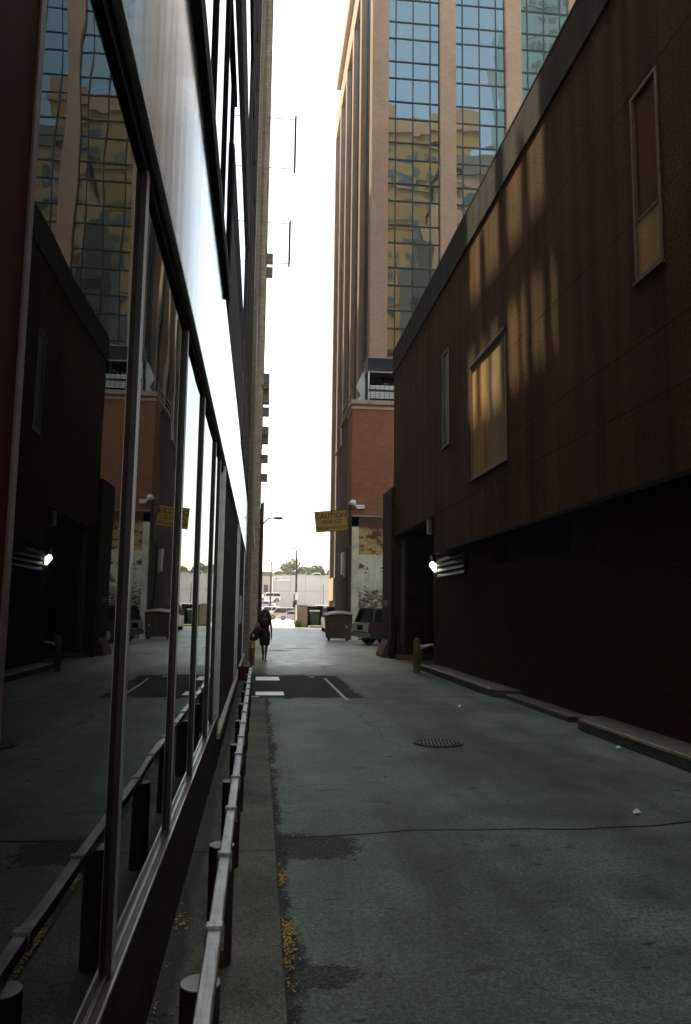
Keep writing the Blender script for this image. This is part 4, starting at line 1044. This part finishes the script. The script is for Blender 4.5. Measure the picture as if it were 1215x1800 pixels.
def arm(s, el, wr, dirn):
    sh = jn((s*.155,0,1.335),.045,nb); e = jn(el,.036,sh); w = jn(wr,.024,e)
    d = Vector(dirn).normalized(); sd = Vector((0,-1,0)).cross(d).normalized() if abs(d.y) < .9 else Vector((1,0,0))
    pal = jn(Vector(wr)+d*.055,(.032,.018),w)
    for q,(o_,l) in enumerate(((-.026,.062),(-.009,.074),(.009,.070),(.026,.054))):
        a = Vector(wr)+d*.095+Vector((0,o_,0)); f1 = jn(a,.0095,pal); f2 = jn(a+d*l*.55+Vector((-s*.010,0,0)),.0085,f1); jn(a+d*l+Vector((-s*.026,0,0)),.007,f2)
    t1 = jn(Vector(wr)+d*.045+Vector((-s*.012,-.034,0)),.010,pal); jn(Vector(wr)+d*.09+Vector((-s*.02,-.055,0)),.008,t1)
arm(1,(.205,.02,1.06),(.215,-.03,.83),(.03,-.10,-1))
arm(-1,(-.225,.03,1.08),(-.16,-.16,1.02),(.75,-.45,.05))
def leg(s, kx, ky, ax, ay, az):
    h = jn((s*.085,0,.86),.085,pel); k = jn((kx,ky,.47),.052,h); cf = jn(((kx+ax)/2,(ky+ay)/2+.03,.33),.048,k); a = jn((ax,ay,az+.09),.030,cf); b = jn((ax,ay-.04,az+.045),.032,a); jn((ax+s*.015,ay-.16,az+.025),.028,b)
leg(1,.055,-.05,.035,-.10,.0); leg(-1,-.065,.02,-.035,.12,.03)
body = skinmesh('body', J, E_, M['skin'], W)
# face
fm = MB()
for s in (-1,1): fm.loft([[(s*.028+.012*math.cos(a)*r, -.098-.004*(1-r), 1.565+.007*math.sin(a)*r) for a in [2*PI*k/8 for k in range(8)]] for r in (1,.4)])
fm.add([(-.010,-.098,1.535),(.010,-.098,1.535),(0,-.122,1.532),(0,-.100,1.57)],[(0,1,2),(1,3,2),(3,0,2)])
fm.build('face_features', M['hair'], None).parent = W
MB().loft([[(.026*math.cos(a)*r, -.094-.006*(1-r), 1.505+.008*math.sin(a)*r) for a in [2*PI*k/10 for k in range(10)]] for r in (1,.3)]).build('mouth', plain('lips',(.25,.06,.05),.5,0,.1,9), None).parent = W
# hair: long, wavy, to the chest on both sides
hr = MB(); rings = []
for z, wx_, wy, cy in ((1.685,.02,.03,.0),(1.672,.07,.08,.0),(1.64,.105,.11,.005),(1.58,.125,.125,.015),(1.50,.145,.12,.03),(1.42,.165,.11,.04),(1.34,.175,.09,.05),(1.27,.165,.065,.06),(1.21,.11,.035,.07)):
    rings.append([(1.14*wx_*math.cos(a)*(1+.07*math.sin(5*a+z*30)), cy+wy*math.sin(a)*(1+.05*math.cos(4*a+z*25)) if math.sin(a) > -.25 or z > 1.60 else cy-wy*.25-.02*abs(math.cos(a)), z) for a in [2*PI*k/24 for k in range(24)]])
hr.loft(rings)
for s in (-1,1):
    hr.loft([[(s*(x+r*math.cos(a)), y+r*.8*math.sin(a), z) for a in [2*PI*k/10 for k in range(10)]] for x,y,z,r in ((.085,-.055,1.62,.035),(.115,-.065,1.53,.050),(.14,-.07,1.44,.058),(.15,-.085,1.35,.056),(.145,-.10,1.26,.046),(.135,-.10,1.17,.014))])
ho = hr.build('hair', M['hair'], None, smooth=True); ho.parent = W
# dress
dr = MB(); rings = []
for z, a_, b_ in ((1.345,.150,.088),(1.30,.166,.112),(1.22,.162,.122),(1.14,.138,.108),(1.06,.124,.100),(.98,.150,.120),(.90,.172,.135),(.80,.180,.140),(.70,.176,.140),(.60,.164,.145),(.53,.155,.145),(.525,.14,.13)):
    rings.append([(a_*math.cos(t_)*(1+.02*math.sin(7*t_+z*9)), b_*math.sin(t_)-.012*(z<.7), z) for t_ in [2*PI*k/28 for k in range(28)]])
dr.loft(rings); do = dr.build('dress', M['dress'], None, smooth=True); do.parent = W
for s, ax, ay, az in ((1,.035,-.10,0),(-1,-.035,.12,.03)):
    MB().loft([[(ax+s*dx+w_*math.cos(a), ay+y, az+z+h_*math.sin(a)) for a in [2*PI*k/10 for k in range(10)]] for y,z,w_,h_,dx in ((.045,.045,.020,.035,0),(.01,.045,.032,.040,0),(-.06,.03,.036,.026,.005),(-.14,.022,.040,.020,.012),(-.20,.016,.020,.012,.018))]).build('shoe', M['bag'], None, smooth=True).parent = W
bg = thing('shoulder_bag', 'floppy dark bag carried under the arm of the woman', 'bag', (PXw-.30,PYw-.02,.62))
MB().loft([[(PXw-.27+dx+w_*math.cos(a), PYw-.02+.09*math.sin(a)*sc, z) for a in [2*PI*k/14 for k in range(14)]] for z,w_,dx,sc in ((.66,.03,-.10,.5),(.70,.13,-.09,1),(.82,.17,-.05,1),(.95,.15,.0,1),(1.05,.10,.03,.8),(1.09,.04,.04,.4))]).build('pouch', M['bag'], bg, smooth=True)
MB().tube([(PXw-.33,PYw,1.0),(PXw-.28,PYw-.02,1.2),(PXw-.17,PYw-.01,1.395),(PXw-.20,PYw+.07,1.15)], .012, 8).build('strap', M['bag'], bg)
pk_ = MB().loft([[(PXw-.235+w_*math.cos(a), PYw-.13+.05*math.sin(a), z) for a in [2*PI*k/12 for k in range(12)]] for z,w_ in ((1.11,.02),(1.14,.055),(1.20,.06),(1.235,.03))]).build('pink_wrap', M['pink'], None, smooth=True); tag(pk_,'small pink wrap bundled on the arm of the woman','wrap')
pk_ = MB().loft([[(PXw-.37+w_*math.cos(a), PYw-.14+.02*math.sin(a), z) for a in [2*PI*k/10 for k in range(10)]] for z,w_ in ((.79,.012),(.82,.035),(.87,.025),(.90,.008))]).build('folded_paper', M['paper'], None); tag(pk_,'crumpled white paper sticking out of the dark bag','paper')

# ------------------------------------------------------------------ litter
mb = MB()
def leafq(x, y, s, z=.012):
    a = random.random()*PI; u = Vector((math.cos(a),math.sin(a),random.gauss(0,.25)))*s; w = Vector((-math.sin(a),math.cos(a),random.gauss(0,.35)))*s*.55
    c = Vector((x,y,z+abs(u.z)+abs(w.z))); mb.add([c-u,c-w*.9+u*.1,c+u,c+w*.9+u*.1,c+Vector((0,0,s*.25))],[(0,1,4),(1,2,4),(2,3,4),(3,0,4)])
for (yc, sp, n) in ((4.42,.12,210),(4.08,.13,60),(5.30,.08,120),(5.65,.1,8),(6.6,.25,8),(7.4,.3,8),(8.3,.4,16),(9.3,.4,16),(10.5,.5,22),(11.9,.5,24),(13.2,.5,20),(3.8,.15,6),(4.9,.5,8)):
    for i in range(n): leafq(.168+abs(random.gauss(0,.030)), random.gauss(yc,sp), (.005+.008*random.random())*(1 if yc<8 else 1.5))
for i in range(16): leafq(random.gauss(-.36,.03), random.gauss(4.6,.06), .012)
for i in range(60): leafq(-.40+abs(random.gauss(0,.02)), 3+random.random()*9, .008)
for i in range(90): leafq(.4+random.random()*4.1, 3.5+random.random()*16, .006)
o = mb.build('fallen_leaves', M['leaf_litter'], recalc=False); tag(o,'dry yellow leaves gathered along the gutter seam','leaves',kind='stuff')
for (x,y,lab) in ((3.6,14.2,'scrap of white paper on the concrete near the right kerb'),(3.25,6.75,'thin white scrap lying on the joint line at the right'),(4.55,9.9,'crumpled white scrap against the near kerb')):
    s = .032; p = MB().add([(x-s,y-s*.7,.012),(x+s,y-s*.6,.02),(x+s*.9,y+s*.7,.035),(x-s*.9,y+s*.6,.015),(x,y,.05)],[(0,1,4),(1,2,4),(2,3,4),(3,0,4)]).build('paper_scrap', M['paper'], recalc=False); tag(p,lab,'litter')

# ------------------------------------------------------------------ blocks behind the camera, seen mirrored in the glass
def facade_block(name, label, x0,x1,y0,y1,h,wall,step,roof):
    t = thing(name, label, 'building', (x0,y1,0))
    MB().box(x0,x1,y0,y1,0,h).build('wall', wall, t)
    mb = MB(); z = 6.0
    while z < h-3:
        x = x0+1.0
        while x < x1-1.8:
            mb.box(x, x+step*.72, y1, y1+.04, z, z+1.35); x += step
        z += 3.6
    mb.build('windows', M['win_dark'], t)
    mb = MB(); z = 8.9
    while z < h-2: mb.box(x0,x1,y1,y1+.25,z,z+.35); z += 7.2
    mb.build('belt_courses', wall, t)
    return t
yb = facade_block('yellow_block', 'tall yellow stone block behind the viewer mirrored in the tower glass', 13,35,-60,-30,84,M['yellow_stone'],4.1,None)
MB().box(12.6,35.4,-60,-29.6,84,87.5).build('roof', M['brown_stone'], yb)
bb = facade_block('brown_block', 'brown stone block with a dark roof mirrored in the tower glass', 26.5,46,-44,-18,69,M['brown_stone'],3.4,None)
MB().add([(26,-44.5,69),(46.5,-44.5,69),(46.5,-17.5,69),(26,-17.5,69),(29.5,-40,76),(43,-40,76),(43,-22,76),(29.5,-22,76)],[(0,1,5,4),(1,2,6,5),(2,3,7,6),(3,0,4,7),(4,5,6,7),(3,2,1,0)]).build('roof', M['dark_roof'], bb)
db = facade_block('dark_shaft', 'slim dark stone shaft in front of the yellow block mirrored in the tower glass', 20.6,24.2,-20,-10,54,plain('dark_stone',(.045,.035,.025),.9,0,.3,.4),1.9,None)
MB().cyl((22.4,-14,54),(22.4,-14,57.5),1.7,.9,14).build('roof', M['dark_roof'], db)
gb2 = facade_block('teal_block', 'teal glass block far behind the viewer mirrored in the tower glass', 54,80,-80,-55,140,plain('teal_panel',(.10,.19,.20),.4,0,.2,.2),2.2,None)

hz = MB().box(-320, 320, -170, 560, -1.2, 150).build('haze', bpy.data.materials.new('haze_air')); tag(hz, kind='stuff')
hm = hz.data.materials[0]; hm.use_nodes = True; hn = hm.node_tree; hn.nodes.clear()
ho_ = hn.nodes.new('ShaderNodeOutputMaterial'); hv = hn.nodes.new('ShaderNodeVolumePrincipled')
hv.inputs['Color'].default_value = (1,.96,.88,1); hv.inputs['Density'].default_value = HAZE; hv.inputs['Anisotropy'].default_value = .35
hn.links.new(hv.outputs[0], ho_.inputs['Volume'])
# ------------------------------------------------------------------ sun, sky, camera
SUN_AZ, SUN_EL = R(45), R(65)      # to the left of the alley axis, high
sd = Vector((-math.sin(SUN_AZ)*math.cos(SUN_EL), math.cos(SUN_AZ)*math.cos(SUN_EL), math.sin(SUN_EL)))
sl = bpy.data.lights.new('sun','SUN'); sl.energy = 2.2; sl.angle = R(.8); sl.color = (1.0,.86,.66)
so = bpy.data.objects.new('sun', sl); C.objects.link(so); so.rotation_euler = sd.to_track_quat('Z','Y').to_euler(); so.location = (0,0,80)
w = bpy.data.worlds.new('World'); S.world = w; w.use_nodes = True
nt = w.node_tree; bgn = nt.nodes['Background']
sk = nt.nodes.new('ShaderNodeTexSky'); sk.sky_type = 'NISHITA'; sk.sun_disc = False
sk.sun_elevation = SUN_EL; sk.sun_rotation = -SUN_AZ; sk.air_density = .8; sk.dust_density = 2.2; sk.ozone_density = .4; sk.altitude = 0
wt = nt.nodes.new('ShaderNodeMix'); wt.data_type = 'RGBA'; wt.blend_type = 'MULTIPLY'; wt.inputs[0].default_value = 1.0; wt.inputs[7].default_value = (1.0,.93,.735,1)
nt.links.new(sk.outputs[0], wt.inputs[6]); nt.links.new(wt.outputs[2], bgn.inputs[0]); bgn.inputs[1].default_value = .15

cam = bpy.data.cameras.new('camera'); co = bpy.data.objects.new('camera', cam); C.objects.link(co)
yaw, pitch, roll = 0.10617628523891658, 0.1221903603151905, -0.0127
F = Vector((math.sin(yaw)*math.cos(pitch), math.cos(yaw)*math.cos(pitch), math.sin(pitch)))
Rt = Vector((math.cos(yaw), -math.sin(yaw), 0)); U = Rt.cross(F)
R2 = math.cos(roll)*Rt - math.sin(roll)*U; U2 = math.sin(roll)*Rt + math.cos(roll)*U
co.matrix_world = Matrix(((R2.x,U2.x,-F.x,0),(R2.y,U2.y,-F.y,0),(R2.z,U2.z,-F.z,1.7),(0,0,0,1)))
cam.sensor_fit = 'VERTICAL'; cam.sensor_height = 36; cam.sensor_width = 24.3; cam.lens = 28.0
cam.clip_start = .02; cam.clip_end = 2000
S.camera = co
S.view_settings.view_transform = 'Standard'; S.view_settings.look = 'None'; S.view_settings.gamma = 1
S.view_settings.exposure = 2.2
try: S.view_settings.use_curve_mapping = False
except Exception: pass
S.cycles.max_bounces = 10; S.cycles.diffuse_bounces = 4; S.cycles.glossy_bounces = 6
S.cycles.sample_clamp_indirect = 6.0; S.cycles.blur_glossy = 1.0
